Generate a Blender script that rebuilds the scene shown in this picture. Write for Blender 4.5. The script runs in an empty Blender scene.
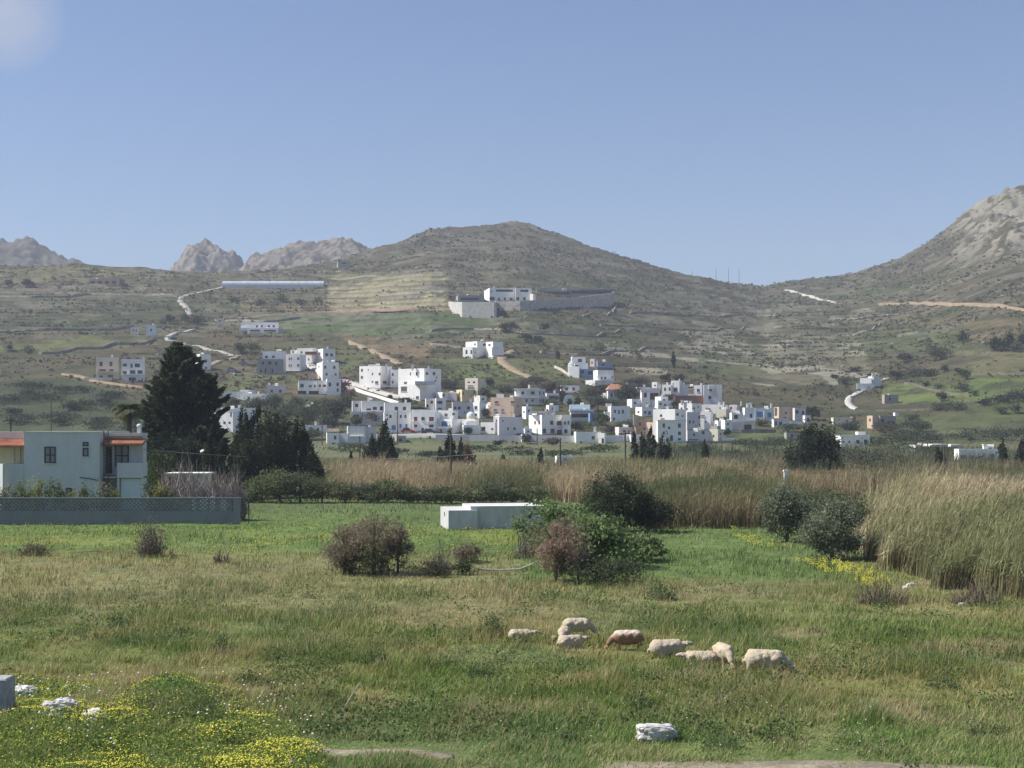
import bpy, math, random
import numpy as np
random.seed(7); rng = np.random.default_rng(7)
S = bpy.context.scene
R = math.radians
# ---------------------------------------------------------------- camera, sky, sun, exposure
F, HZ, EYE = 1400.0, 430.0, 7.2           # focal length in pixels, horizon row, eye height
cam = bpy.data.cameras.new('camera'); camo = bpy.data.objects.new('camera', cam); S.collection.objects.link(camo)
camo.location = (0, 0, EYE); camo.rotation_euler = (R(90), 0, 0)
cam.sensor_width = 36; cam.lens = 36*F/1024; cam.shift_y = (HZ-384)/1024; cam.clip_start = .3; cam.clip_end = 20000
S.camera = camo
S.render.resolution_x, S.render.resolution_y = 1024, 768
W = bpy.data.worlds.new('World'); S.world = W; W.use_nodes = True
SUN_EL, SUN_DX, SUN_DY = 48.0, -1.0, 0.03    # horizontal direction TOWARDS the sun
az = math.atan2(SUN_DX, SUN_DY)                  # clockwise from +Y
nt = W.node_tree; N = nt.nodes; L = nt.links; N.clear()
wo = N.new('ShaderNodeOutputWorld'); bg = N.new('ShaderNodeBackground')
sky = N.new('ShaderNodeTexSky'); sky.sky_type = 'NISHITA'; sky.sun_disc = False
sky.sun_elevation = R(SUN_EL); sky.sun_rotation = az; sky.altitude = 0
sky.air_density = 1.0; sky.dust_density = 0.6; sky.ozone_density = 3.0
hs = N.new('ShaderNodeHueSaturation'); hs.inputs['Saturation'].default_value = 1.0; hs.inputs['Value'].default_value = 1.0
tc = N.new('ShaderNodeTexCoord')
mp = N.new('ShaderNodeVectorMath'); mp.operation = 'DISTANCE'; mp.inputs[1].default_value = (-.330, .9065, .270)
sc = N.new('ShaderNodeMapRange'); sc.inputs['From Min'].default_value = .040; sc.inputs['From Max'].default_value = .0; sc.clamp = True
no = N.new('ShaderNodeTexNoise'); no.inputs['Scale'].default_value = 14; no.inputs['Detail'].default_value = 6
m1 = N.new('ShaderNodeMath'); m1.operation = 'MULTIPLY'
m2 = N.new('ShaderNodeMath'); m2.operation = 'MULTIPLY'; m2.inputs[1].default_value = 2.4; m2.use_clamp = True
mx = N.new('ShaderNodeMixRGB'); mx.inputs[2].default_value = (5.2, 5.5, 6.4, 1)
L.new(tc.outputs['Generated'], mp.inputs[0]); L.new(mp.outputs['Value'], sc.inputs['Value'])
L.new(tc.outputs['Generated'], no.inputs['Vector'])
L.new(sc.outputs[0], m1.inputs[0]); L.new(no.outputs[0], m1.inputs[1]); L.new(m1.outputs[0], m2.inputs[0])
cm = N.new('ShaderNodeMixRGB'); cm.blend_type = 'MULTIPLY'; cm.inputs[0].default_value = 1; cm.inputs[2].default_value = (.94, 1.0, 1.14, 1)
L.new(sky.outputs[0], hs.inputs['Color']); L.new(hs.outputs[0], cm.inputs[1]); L.new(cm.outputs[0], mx.inputs[1]); L.new(m2.outputs[0], mx.inputs[0])
L.new(mx.outputs[0], bg.inputs['Color']); bg.inputs['Strength'].default_value = 0.063
L.new(bg.outputs[0], wo.inputs['Surface'])
sun = bpy.data.lights.new('sun', 'SUN'); suno = bpy.data.objects.new('sun', sun); S.collection.objects.link(suno)
sun.energy = 4.5; sun.angle = R(.5); sun.color = (1, .95, .87)
suno.rotation_euler = (R(90-SUN_EL), 0, math.atan2(-SUN_DX, SUN_DY)+math.pi if False else math.atan2(SUN_DX, -SUN_DY))
S.view_settings.view_transform = 'Standard'; S.view_settings.look = 'None'
S.view_settings.exposure = 0.74; S.view_settings.gamma = 1
S.cycles.volume_bounces = 0; S.cycles.max_bounces = 6; S.cycles.transparent_max_bounces = 8
# ---------------------------------------------------------------- numeric helpers
def hsh(ix, iy, seed):
    h = (ix.astype(np.int64)*374761393 + iy.astype(np.int64)*668265263 + seed*1442695041) & 0xFFFFFFFF
    h = ((h ^ (h >> 13))*1274126177) & 0xFFFFFFFF
    return ((h ^ (h >> 16)) & 0xFFFFFF)/float(0xFFFFFF)
def vn(x, y, seed=0):
    ix = np.floor(x); iy = np.floor(y); fx = x-ix; fy = y-iy
    fx = fx*fx*(3-2*fx); fy = fy*fy*(3-2*fy)
    a = hsh(ix, iy, seed); b = hsh(ix+1, iy, seed); c = hsh(ix, iy+1, seed); d = hsh(ix+1, iy+1, seed)
    return (a+(b-a)*fx)*(1-fy)+(c+(d-c)*fx)*fy
def fbm(x, y, sc_, oc=4, seed=0, rough=.5):
    x = np.asarray(x, float)/sc_; y = np.asarray(y, float)/sc_; s = 0; a = 1; t = 0
    for k in range(oc):
        s = s+a*vn(x+17.3*k, y-9.1*k, seed+k); t += a; a *= rough; x = x*2.03; y = y*2.03
    return s/t
def ss(x, a, b):
    t = np.clip((x-a)/(b-a), 0, 1); return t*t*(3-2*t)
def mixc(c, d, m):
    m = np.asarray(m)[..., None]; return c*(1-m)+np.asarray(d)*m
# ---------------------------------------------------------------- the lie of the land
SKY_U = [-700, -200, 0, 80, 170, 200, 240, 300, 340, 370, 400, 430, 455, 480, 500, 512, 528, 550, 600, 650, 690, 720, 765, 800, 850, 900, 930, 950, 980, 1005, 1024, 1100, 1200, 1500, 1800]
SKY_V = [300, 268, 266, 267, 270, 271, 270, 264, 257, 249, 239, 229, 227, 226, 222, 220, 222, 230, 247, 262, 273, 280, 285, 279, 273, 258, 241, 226, 207, 192, 186, 168, 180, 250, 290]
RD_U = [-700, 0, 170, 300, 510, 700, 780, 850, 1024, 1800]
RD_Y = [1000, 1080, 1080, 1130, 1330, 1220, 1240, 1280, 1300, 1300]
_t = np.linspace(0, 1, 400)
_p = np.interp(_t, [0, .075, .15, .265, .42, .53, .75, 1], [0, .14, .285, .445, .60, .69, .84, 1])
_k = np.ones(31)/31; _p2 = np.convolve(np.pad(_p, 15, mode='reflect', reflect_type='odd'), _k, 'valid'); _p2[0] = 0; _p2[-1] = 1
def base_h(x, y):
    """smooth height of the land; x, y arrays"""
    x = np.asarray(x, float); y = np.asarray(y, float)
    u = np.clip(512+F*x/np.maximum(y, 1.0), -700, 1800)
    Yr = np.interp(u, RD_U, RD_Y); vr = np.interp(u, SKY_U, SKY_V)
    t = np.clip((y-400)/(Yr-400), 0, 1); p = np.interp(t, _t, _p2)
    v = 445-(445-vr)*p
    zh = EYE+(HZ-v)*np.clip(y, 400, Yr)/F
    z4 = EYE-15*400/F
    zl = z4*ss(y, 190, 420)**1.0
    z = np.where(y < 400, z4*ss(y, 190, 400), zh)
    z = np.where(y > Yr, zh-.30*(y-Yr)+.0, z)
    bank = np.interp(y, [-1e4, 2, 6, 12, 20, 27], [5.6, 5.6, 5.3, 3.6, 1.5, 0])
    z = np.where(y < 27, bank, z)
    uu = 512+F*x/np.maximum(y, 1.0)
    z = z+.55*np.exp(-((x+9.5)/3.6)**2-((y-33)/4.5)**2)
    return z
def hillmask(y): return ss(y, 380, 560)
def rockmask(x, y):
    u = 512+F*x/np.maximum(y, 1.0); v = row(x, y)
    n = fbm(x, y, 70, 4, 5)
    a = ss(u, 925, 975)*ss(v+(n-.5)*70, 270, 235)
    b = ss(v+(n-.5)*60, 268, 232)*(1-ss(u, 600, 660))*ss(u, 330, 400)
    return np.clip(a+b*.16, 0, 1)
def row(x, y): return HZ+F*(EYE-base_h(x, y))/np.maximum(y, 1.0)
def terr(x, y):
    x = np.asarray(x, float); y = np.asarray(y, float)
    z = base_h(x, y); hm = hillmask(y); far = ss(y, 620, 1100)
    n = fbm(x, y, 120, 5, 1)-.5
    z = z+hm*n*(1.5+9*far)
    z = z+hm*(fbm(x, y, 14, 4, 2)-.5)*(.8+1.8*far)
    rm = rockmask(x, y)
    rid = 1-np.abs(2*fbm(x+.6*y, y, 38, 5, 3)-1)
    z = z+rm*far*((rid-.7)*22+(fbm(x, y, 10, 3, 8)-.5)*9)
    # stone-walled terraces
    u = 512+F*x/np.maximum(y, 1.0)
    tm = hm*(1-rm)*ss(y, 560, 640)*np.clip(.25+1.7*(fbm(x, y, 160, 3, 12)-.42)*2, 0, 1)
    hard = ss(u, 318, 335)*(1-ss(u, 436, 452))*ss(y, 720, 760)*(1-ss(y, 1010, 1060))
    tm = np.maximum(tm, hard)
    st = np.where(hard > .5, 5.2, 3.4)
    q = z/st; fl = np.floor(q); fr = q-fl
    z = z*(1-tm)+tm*st*(fl+np.where(fr < .72, fr*.35, .25+(fr-.72)/.28*.75))
    # field micro relief
    nm = 1-ss(y, 350, 420)
    z = z+nm*((fbm(x, y, 6, 3, 21)-.5)*.22+(fbm(x, y, 1.3, 2, 22)-.5)*.10)*ss(y, 20, 30)
    return z
def hit(u, v, y0=27.0, y1=1500.0):
    """where the sight line through (u, v) meets the smooth land"""
    s = (u-512)/F; k = (HZ-v)/F
    ys = np.concatenate([np.arange(y0, 420, .5), np.arange(420, y1, 1.0)])
    d = EYE+k*ys-base_h(s*ys, ys)
    i = np.argmax(d < 0) if np.any(d < 0) else len(ys)-1
    return float(s*ys[i]), float(ys[i]), float(base_h(s*ys[i], ys[i]))
def tz(x, y): return float(terr(np.array([x]), np.array([y]))[0])
def px(u, v, Y): return ((u-512)/F*Y, Y, EYE+(HZ-v)/F*Y)
# ---------------------------------------------------------------- materials
MAT = {}
def mat(name, col=(.5, .5, .5), rough=.9, nscale=0, namt=.15, bump=0, bscale=None, attr=False, trans=0, metal=0, spec=.2, n2=0, n2amt=.2, stretch=None):
    if name in MAT: return MAT[name]
    m = bpy.data.materials.new(name); m.use_nodes = True; t = m.node_tree; n = t.nodes; l = t.links
    b = n['Principled BSDF']; b.inputs['Roughness'].default_value = rough; b.inputs['Metallic'].default_value = metal
    b.inputs['Specular IOR Level'].default_value = spec
    if attr:
        a = n.new('ShaderNodeAttribute'); a.attribute_name = 'tint'; src = a.outputs['Color']
    else:
        rg = n.new('ShaderNodeRGB'); rg.outputs[0].default_value = (*col, 1); src = rg.outputs[0]
    g = n.new('ShaderNodeNewGeometry')
    vec = g.outputs['Position']
    if stretch:
        ma = n.new('ShaderNodeMapping'); ma.inputs['Scale'].default_value = stretch; l.new(vec, ma.inputs['Vector']); vec = ma.outputs[0]
    for s_, am in ((nscale, namt), (n2, n2amt)):
        if s_:
            x = n.new('ShaderNodeTexNoise'); x.inputs['Scale'].default_value = s_; x.inputs['Detail'].default_value = 5; l.new(vec, x.inputs['Vector'])
            r = n.new('ShaderNodeMapRange'); r.inputs['From Min'].default_value = .3; r.inputs['From Max'].default_value = .7
            r.inputs['To Min'].default_value = 1-am; r.inputs['To Max'].default_value = 1+am*.8; l.new(x.outputs[0], r.inputs['Value'])
            q = n.new('ShaderNodeVectorMath'); q.operation = 'SCALE'; l.new(src, q.inputs[0]); l.new(r.outputs[0], q.inputs['Scale']); src = q.outputs[0]
    l.new(src, b.inputs['Base Color'])
    if bump:
        x = n.new('ShaderNodeTexNoise'); x.inputs['Scale'].default_value = bscale or 3; x.inputs['Detail'].default_value = 4; l.new(vec, x.inputs['Vector'])
        bp = n.new('ShaderNodeBump'); bp.inputs['Strength'].default_value = 1; bp.inputs['Distance'].default_value = bump
        l.new(x.outputs[0], bp.inputs['Height']); l.new(bp.outputs[0], b.inputs['Normal'])
    if trans:
        tr = n.new('ShaderNodeBsdfTranslucent'); l.new(src, tr.inputs['Color'])
        ms = n.new('ShaderNodeMixShader'); ms.inputs[0].default_value = trans
        l.new(b.outputs[0], ms.inputs[1]); l.new(tr.outputs[0], ms.inputs[2]); l.new(ms.outputs[0], n['Material Output'].inputs['Surface'])
    MAT[name] = m; return m
M_land = mat('land', attr=True, nscale=.10, namt=.22, n2=1.1, n2amt=.28, bump=.25, bscale=.9)
M_leaf = mat('leaf', attr=True, trans=.38, rough=.7)
M_twig = mat('twig', attr=True, rough=.95)
M_bark = mat('bark', (.12, .095, .07), nscale=4, namt=.3)
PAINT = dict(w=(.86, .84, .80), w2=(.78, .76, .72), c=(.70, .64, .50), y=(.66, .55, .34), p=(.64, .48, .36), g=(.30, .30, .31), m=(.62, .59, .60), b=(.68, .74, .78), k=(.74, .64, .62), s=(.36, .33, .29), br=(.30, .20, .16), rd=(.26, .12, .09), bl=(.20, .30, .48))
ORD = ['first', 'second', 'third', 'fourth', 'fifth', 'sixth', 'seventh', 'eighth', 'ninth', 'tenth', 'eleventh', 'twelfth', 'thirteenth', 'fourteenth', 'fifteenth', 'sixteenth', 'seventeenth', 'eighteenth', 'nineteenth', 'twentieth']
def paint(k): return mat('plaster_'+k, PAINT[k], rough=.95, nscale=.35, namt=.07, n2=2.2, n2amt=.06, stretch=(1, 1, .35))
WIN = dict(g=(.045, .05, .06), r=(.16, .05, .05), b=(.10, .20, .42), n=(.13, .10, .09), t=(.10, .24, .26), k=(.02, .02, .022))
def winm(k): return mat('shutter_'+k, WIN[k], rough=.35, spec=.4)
M_tile = mat('roof_tile', (.56, .27, .17), nscale=1.5, namt=.25)
M_conc = mat('concrete', (.50, .48, .45), nscale=.8, namt=.2, bump=.02, bscale=8)
M_stone = mat('stone', (.52, .47, .41), nscale=.5, namt=.35, n2=2.5, n2amt=.35, bump=.2, bscale=1.5)
M_dstone = mat('dark_stone', (.24, .22, .18), nscale=.5, namt=.35, n2=2.5, n2amt=.35, bump=.2, bscale=1.5)
M_wood = mat('old_wood', (.13, .10, .08), nscale=6, namt=.3)
# ---------------------------------------------------------------- mesh helpers
C = S.collection
def tag(o, label=None, cat=None, group=None, kind=None):
    if label: o['label'] = label
    if cat: o['category'] = cat
    if group: o['group'] = group
    if kind: o['kind'] = kind
    return o
def empty(name, loc, label, cat, group=None, rz=0):
    o = bpy.data.objects.new(name, None); C.objects.link(o); o.location = loc; o.rotation_euler = (0, 0, rz); o.empty_display_size = .3
    return tag(o, label, cat, group)
def link(name, me, parent=None):
    o = bpy.data.objects.new(name, me); C.objects.link(o)
    if parent is not None: o.parent = parent
    return o
def arrmesh(name, V, Fc, m, tint=None, parent=None, smooth=False, org=None):
    """one mesh object from vertex / face arrays (faces all of one size); world coordinates, moved to org"""
    V = np.asarray(V, np.float32).copy(); Fc = np.asarray(Fc, np.int32)
    if org is not None: V -= np.asarray(org, np.float32)
    me = bpy.data.meshes.new(name); k = Fc.shape[1]
    me.vertices.add(len(V)); me.vertices.foreach_set('co', V.ravel())
    me.loops.add(Fc.size); me.loops.foreach_set('vertex_index', Fc.ravel())
    me.polygons.add(len(Fc)); me.polygons.foreach_set('loop_start', np.arange(0, Fc.size, k, dtype=np.int32))
    if smooth: me.polygons.foreach_set('use_smooth', np.ones(len(Fc), bool))
    me.update(calc_edges=True)
    if tint is not None:
        a = me.color_attributes.new('tint', 'FLOAT_COLOR', 'POINT')
        c4 = np.ones((len(V), 4), np.float32); c4[:, :3] = tint; a.data.foreach_set('color', c4.ravel())
    me.materials.append(m)
    o = link(name, me, parent)
    if org is not None and parent is None: o.location = org
    return o
class MB:
    """collects shapes (world or local coordinates) into one mesh"""
    def __init__(s): s.v = []; s.f = []
    def poly(s, pts, faces):
        b = len(s.v); s.v += [tuple(p) for p in pts]; s.f += [tuple(i+b for i in f) for f in faces]
    def obox(s, o, a, b, c):
        """box from corner o with edge vectors a, b, c"""
        o, a, b, c = map(np.array, (o, a, b, c))
        P = [o, o+a, o+a+b, o+b, o+c, o+a+c, o+a+b+c, o+b+c]
        s.poly(P, [(0, 3, 2, 1), (4, 5, 6, 7), (0, 1, 5, 4), (1, 2, 6, 5), (2, 3, 7, 6), (3, 0, 4, 7)])
    def box(s, x0, x1, y0, y1, z0, z1): s.obox((x0, y0, z0), (x1-x0, 0, 0), (0, y1-y0, 0), (0, 0, z1-z0))
    def tube(s, pts, r, n=6):
        pts = [np.array(p, float) for p in pts]; rs = r if hasattr(r, '__len__') else [r]*len(pts)
        b = len(s.v)
        for i, p in enumerate(pts):
            d = pts[min(i+1, len(pts)-1)]-pts[max(i-1, 0)]; d = d/(np.linalg.norm(d)+1e-9)
            h = np.array((0, 0, 1.)) if abs(d[2]) < .9 else np.array((1., 0, 0)); e = np.cross(d, h); e /= np.linalg.norm(e); g = np.cross(d, e)
            for k in range(n):
                a = 2*math.pi*k/n; s.v.append(tuple(p+rs[i]*(math.cos(a)*e+math.sin(a)*g)))
        for i in range(len(pts)-1):
            for k in range(n):
                s.f.append((b+i*n+k, b+i*n+(k+1) % n, b+(i+1)*n+(k+1) % n, b+(i+1)*n+k))
        s.f.append(tuple(b+k for k in range(n))[::-1]); s.f.append(tuple(b+(len(pts)-1)*n+k for k in range(n)))
    def dome(s, c, r, n=14, m=5, sq=1.0):
        b = len(s.v)
        for i in range(m+1):
            a = i/m*math.pi/2
            for k in range(n):
                t = 2*math.pi*k/n; s.v.append((c[0]+r*math.cos(a)*math.cos(t), c[1]+r*math.cos(a)*math.sin(t), c[2]+r*sq*math.sin(a)))
        for i in range(m):
            for k in range(n): s.f.append((b+i*n+k, b+i*n+(k+1) % n, b+(i+1)*n+(k+1) % n, b+(i+1)*n+k))
    def build(s, name, m, parent=None, org=None, smooth=False):
        org = (0, 0, 0) if org is None else org
        me = bpy.data.meshes.new(name); me.from_pydata([(p[0]-org[0], p[1]-org[1], p[2]-org[2]) for p in s.v], [], s.f)
        if smooth:
            for p in me.polygons: p.use_smooth = True
        me.materials.append(m); me.update()
        o = link(name, me, parent)
        if parent is None: o.location = org
        return o
# leaves: small diamonds of random turn spread in clumps
def leaf_arrays(P, size, jit=.35, up=0, aspect=.55, seed=0, dirs=None):
    r = np.random.default_rng(seed); n = len(P)
    d = r.normal(size=(n, 3)) if dirs is None else dirs+r.normal(size=(n, 3))*.35
    d[:, 2] += up; d /= np.linalg.norm(d, axis=1)[:, None]+1e-9
    e = np.cross(d, r.normal(size=(n, 3))); e /= np.linalg.norm(e, axis=1)[:, None]+1e-9
    s = size*(1+jit*r.normal(size=n))[:, None]; s = np.clip(s, size*.35, size*2)
    a = P-d*s*.5; b = P+e*s*.5*aspect; c = P+d*s*.5; g = P-e*s*.5*aspect
    V = np.stack([a, b, c, g], 1).reshape(-1, 3); Fc = np.arange(4*n).reshape(n, 4)
    return V, Fc
def crown_pts(c, rad, n, clumps, r, seed, shape=None):
    """clump centres inside the crown volume, leaves round each clump; returns points and per-point clump id"""
    q = np.random.default_rng(seed)
    d = q.normal(size=(clumps, 3)); d /= np.linalg.norm(d, axis=1)[:, None]
    k = d*(q.random(clumps)[:, None]**.38)*(1-.5*r)
    cid = q.integers(0, clumps, n)
    w = q.normal(size=(n, 3))*r*.55*(.5+q.random(clumps)[cid][:, None])
    P = k[cid]+w
    if shape: P = shape(P)
    return np.array(c)+P*np.array(rad), cid
def foliage(name, c, rad, n, size, col, parent=None, org=None, clumps=24, r=.34, seed=0, up=0, var=.32, aspect=.6, shape=None, m=None, ground=None):
    P, cid = crown_pts(c, rad, n, clumps, r, seed, shape)
    if ground is not None: P[:, 2] = np.maximum(P[:, 2], ground+size*.2)
    V, Fc = leaf_arrays(P, size, seed=seed+1, up=up, aspect=aspect)
    q = np.random.default_rng(seed+2)
    g = 1+var*(q.random(clumps)[cid]-.5)*1.6+.35*(q.random(n)-.5)
    t = np.array(col)[None, :]*g[:, None]*(1+.12*(q.random((n, 3))-.5))
    return arrmesh(name, V, Fc, m or M_leaf, np.repeat(t, 4, 0), parent, org=org)
# ---------------------------------------------------------------- colours of the land
def inpoly(u, v, pts):
    ins = np.zeros(u.shape, bool); n = len(pts)
    for i in range(n):
        x1, y1 = pts[i]; x2, y2 = pts[(i+1) % n]
        if y1 == y2: continue
        c = ((y1 > v) != (y2 > v)) & (u < (x2-x1)*(v-y1)/(y2-y1)+x1); ins ^= c
    return ins
OLIVE = np.array((.088, .080, .040)); GRASS = np.array((.078, .100, .030)); TAN = np.array((.30, .245, .17)); ROCK = np.array((.25, .232, .205)); MAUVE = np.array((.105, .080, .053)); DARK = np.array((.040, .046, .022))
FIELDS = [  # fields of the hillside: corner points, colour, strength
 ([(0, 345), (60, 337), (150, 333), (150, 341), (90, 347), (40, 352), (0, 355)], (.15, .18, .07), .75),
 ([(0, 268), (135, 269), (125, 276), (80, 284), (0, 286)], (.19, .18, .09), .7),
 ([(0, 300), (180, 298), (170, 325), (0, 332)], (.075, .09, .055), .7),
 ([(120, 272), (230, 270), (222, 290), (130, 292)], (.15, .15, .075), .5),
 ([(-300, 378), (0, 381), (60, 376), (95, 385), (135, 400), (145, 432), (-300, 432)], (.045, .066, .030), .92),
 ([(30, 396), (90, 399), (100, 408), (50, 405)], (.11, .155, .06), .6),
 ([(150, 385), (330, 396), (840, 405), (840, 446), (150, 446)], (.085, .10, .045), .55),
 ([(190, 330), (235, 328), (250, 340), (215, 343)], (.16, .115, .085), .7),
 ([(325, 270), (445, 272), (450, 306), (330, 308)], (.20, .19, .11), .75),
 ([(240, 300), (330, 296), (365, 303), (330, 312), (235, 312)], (.24, .18, .13), .6),
 ([(265, 313), (420, 309), (500, 318), (500, 330), (420, 335), (280, 330)], (.085, .14, .05), .8),
 ([(335, 333), (425, 338), (440, 346), (420, 356), (375, 350)], (.24, .18, .13), .75),
 ([(430, 356), (500, 357), (530, 378), (470, 385), (440, 376)], (.15, .19, .075), .7),
 ([(500, 350), (560, 358), (580, 378), (540, 385), (515, 368)], (.14, .17, .07), .65),
 ([(335, 352), (375, 353), (358, 366), (338, 372)], (.12, .17, .06), .6),
 ([(235, 372), (298, 376), (296, 384), (262, 384), (240, 392), (215, 390)], (.15, .18, .08), .7),
 ([(215, 362), (245, 358), (252, 370), (225, 376)], (.20, .17, .12), .5),
 ([(480, 320), (620, 318), (660, 335), (600, 355), (520, 345)], (.105, .13, .06), .6),
 ([(640, 300), (780, 290), (860, 320), (800, 360), (640, 370)], (.12, .115, .085), .7),
 ([(760, 345), (860, 352), (875, 375), (800, 385), (740, 372)], (.26, .235, .20), .45),
 ([(700, 340), (770, 345), (780, 372), (690, 375)], (.11, .15, .06), .5),
 ([(884, 384), (940, 382), (975, 395), (960, 405), (895, 404), (880, 396)], (.155, .205, .065), .9),
 ([(968, 377), (1100, 377), (1100, 396), (1000, 402), (975, 404), (965, 392)], (.13, .185, .06), .85),
 ([(960, 350), (1100, 352), (1100, 372), (975, 374)], (.19, .185, .11), .6),
 ([(890, 416), (1100, 404), (1100, 428), (905, 436)], (.10, .135, .05), .8),
 ([(930, 338), (985, 340), (985, 352), (940, 352)], (.15, .20, .08), .5),
 ([(890, 315), (1020, 318), (1010, 345), (960, 335)], (.27, .20, .14), .35),
 ([(395, 439), (620, 441), (620, 447), (395, 446)], (.10, .14, .05), .7),
 ([(700, 432), (790, 430), (800, 445), (700, 447)], (.095, .135, .05), .7),
 ([(0, 425), (160, 420), (200, 440), (0, 445)], (.08, .11, .05), .6),
 ([(840, 405), (1200, 400), (1200, 446), (840, 446)], (.08, .10, .045), .45)]
def near_zone(x, y, v):
    """v = row of the flat field; returns albedo"""
    u = 512+F*x/y
    n1 = fbm(x, y, 9, 4, 31); n2 = fbm(x, y, 2.2, 3, 32); n3 = fbm(x, y, 28, 3, 33)
    c = mixc(np.ones(x.shape+(3,))*np.array((.125, .155, .042)), (.215, .185, .072), np.clip((n1*.55+n2*.3+n3*.35-.56)*5, 0, 1)*.85)
    c = mixc(c, (.27, .20, .13), ss(fbm(x, y, 5, 4, 41), .62, .72)*.55*ss(u, 250, 420))
    c = mixc(c, (.080, .12, .035), ss(fbm(x, y, 4, 4, 42), .56, .68)*.7)
    c = mixc(c, (.10, .17, .05), ss(v, 690, 740)*.55)
    w = v+(fbm(x, y, 6, 3, 51)-.5)*10
    dry = ss(w, 548, 568)*(1-ss(w, 600, 640))
    c = mixc(c, (.20, .18, .09), dry*.6*(1-ss(u, 700, 860)*.5))
    green = (1-ss(w, 548, 556))*(1-ss(u, 520, 560))
    edge = 560+np.clip((700-u), 0, 200)*-.04
    g2 = (1-ss(w, 574, 584))*ss(u, 500, 540)*(1-ss(u+(v-540)*-1.2, 800, 812))
    gr = np.array((.095, .138, .036))*(0.9+.35*fbm(x, y, 3, 3, 61))[..., None]
    c = c*(1-green[..., None])+gr*green[..., None]
    c = c*(1-g2[..., None])+gr*np.array((.98, 1.0, 1.12))*g2[..., None]
    yel = ss(fbm(x, y, 5, 4, 71), .5, .62)*green*ss(w, 527, 534)*.55
    c = mixc(c, (.20, .21, .05), yel)
    c = mixc(c, (.085, .11, .045), ss(-w, -523, -505)*.7)
    c = mixc(c, (.12, .12, .06), ss(-v, -480, -462)*(.35+.65*ss(fbm(x, y, 9, 3, 91), .4, .6)))
    return c
def land_colour(x, y):
    yy = np.maximum(y, 1.0); u = 512+F*x/yy; v = row(x, yy)
    cn = near_zone(x, yy, v)
    n1 = fbm(x, y, 90, 5, 81); n2 = fbm(x, y, 16, 4, 82); n3 = fbm(x, y, 4.5, 3, 83)
    c = np.ones(x.shape+(3,))*OLIVE
    c = mixc(c, GRASS, np.clip((n1-.46)*5, 0, 1)*.7)
    c = mixc(c, MAUVE, np.clip((fbm(x, y, 60, 4, 84)-.5)*6, 0, 1)*.75)
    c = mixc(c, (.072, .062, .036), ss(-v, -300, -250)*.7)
    uw = u+(n2-.5)*14; vw = v+(n2-.5)*7
    for pts, col, a in FIELDS:
        c = mixc(c, np.array(col)*np.array((.86, .84, .74)), inpoly(uw, vw, pts)*a)
    c = mixc(c, DARK, ss(n2, .54, .64)*.65)
    c = mixc(c, DARK*1.1, ss(n3, .60, .68)*.7)
    rk = ss(fbm(x, y, 11, 4, 85)*.6+fbm(x, y, 45, 3, 86)*.4, .535, .60)
    c = mixc(c, ROCK, rk*.34*(.12+.88*ss(y, 560, 760)))
    pz = inpoly(uw, vw, [(600, 345), (700, 340), (860, 345), (880, 376), (800, 388), (640, 376)])*1.0+.6*inpoly(uw, vw, [(640, 318), (900, 300), (930, 345), (700, 340)])
    c = mixc(c, ROCK*1.5, pz*ss(fbm(x, y*.6, 20, 4, 87), .56, .62)*.6)
    hz_ = base_h(x, y)/5.2; tr = inpoly(u+(fbm(x, y, 30, 3, 92)-.5)*50, v+(fbm(x, y, 30, 3, 93)-.5)*16, [(322, 270), (446, 272), (450, 308), (328, 308)])
    c = mixc(c, (.36, .32, .21), tr*ss(hz_-np.floor(hz_), .55, .66)*(.5+.5*fbm(x, y, 18, 2, 88)))
    rm = rockmask(x, y)
    c = mixc(c, ROCK*(.8+.5*n3)[..., None], rm*ss(n2*.6+n3*.4, .43, .51)*.95)
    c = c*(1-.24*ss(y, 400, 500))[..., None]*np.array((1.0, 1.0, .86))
    far = ss(y, 385, 425)
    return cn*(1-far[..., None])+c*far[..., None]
def land():
    s = np.concatenate([np.linspace(-.80, -.42, 40)[:-1], np.linspace(-.42, .42, 760), np.linspace(.42, .80, 40)[1:]])
    Y = np.concatenate([np.arange(1.5, 26, .8), np.arange(26, 120, .7), np.arange(120, 400, 2.4), np.arange(400, 1400, 2.2), np.arange(1400, 2400, 25)])
    X, YY = np.meshgrid(s, Y); X = X*YY; nx, ny = len(s), len(Y)
    Z = terr(X, YY)
    col = land_colour(X, YY)
    # bare stone shows on the steep faces of terraces and crags
    dz = np.gradient(Z, axis=0)/np.gradient(YY, axis=0)
    steep = ss(dz, .38, .75)*hillmask(YY)
    col = mixc(col, np.array((.20, .185, .155)), steep*.6*(1-rockmask(X, YY)))
    V = np.stack([X, YY, Z], -1).reshape(-1, 3)
    i = np.arange(ny-1)[:, None]*nx+np.arange(nx-1)[None, :]
    Fc = np.stack([i, i+1, i+nx+1, i+nx], -1).reshape(-1, 4)
    o = arrmesh('hillside_ground', V, Fc, M_land, col.reshape(-1, 3), smooth=True); tag(o, kind='structure')
    mb = MB(); mb.poly([(-9000, -3000, -2.5), (9000, -3000, -2.5), (9000, 12000, -2.5), (-9000, 12000, -2.5)], [(0, 1, 2, 3)])
    tag(mb.build('plain', mat('plain', (.11, .12, .06), nscale=.02, namt=.3)), kind='structure')
land()
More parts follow.
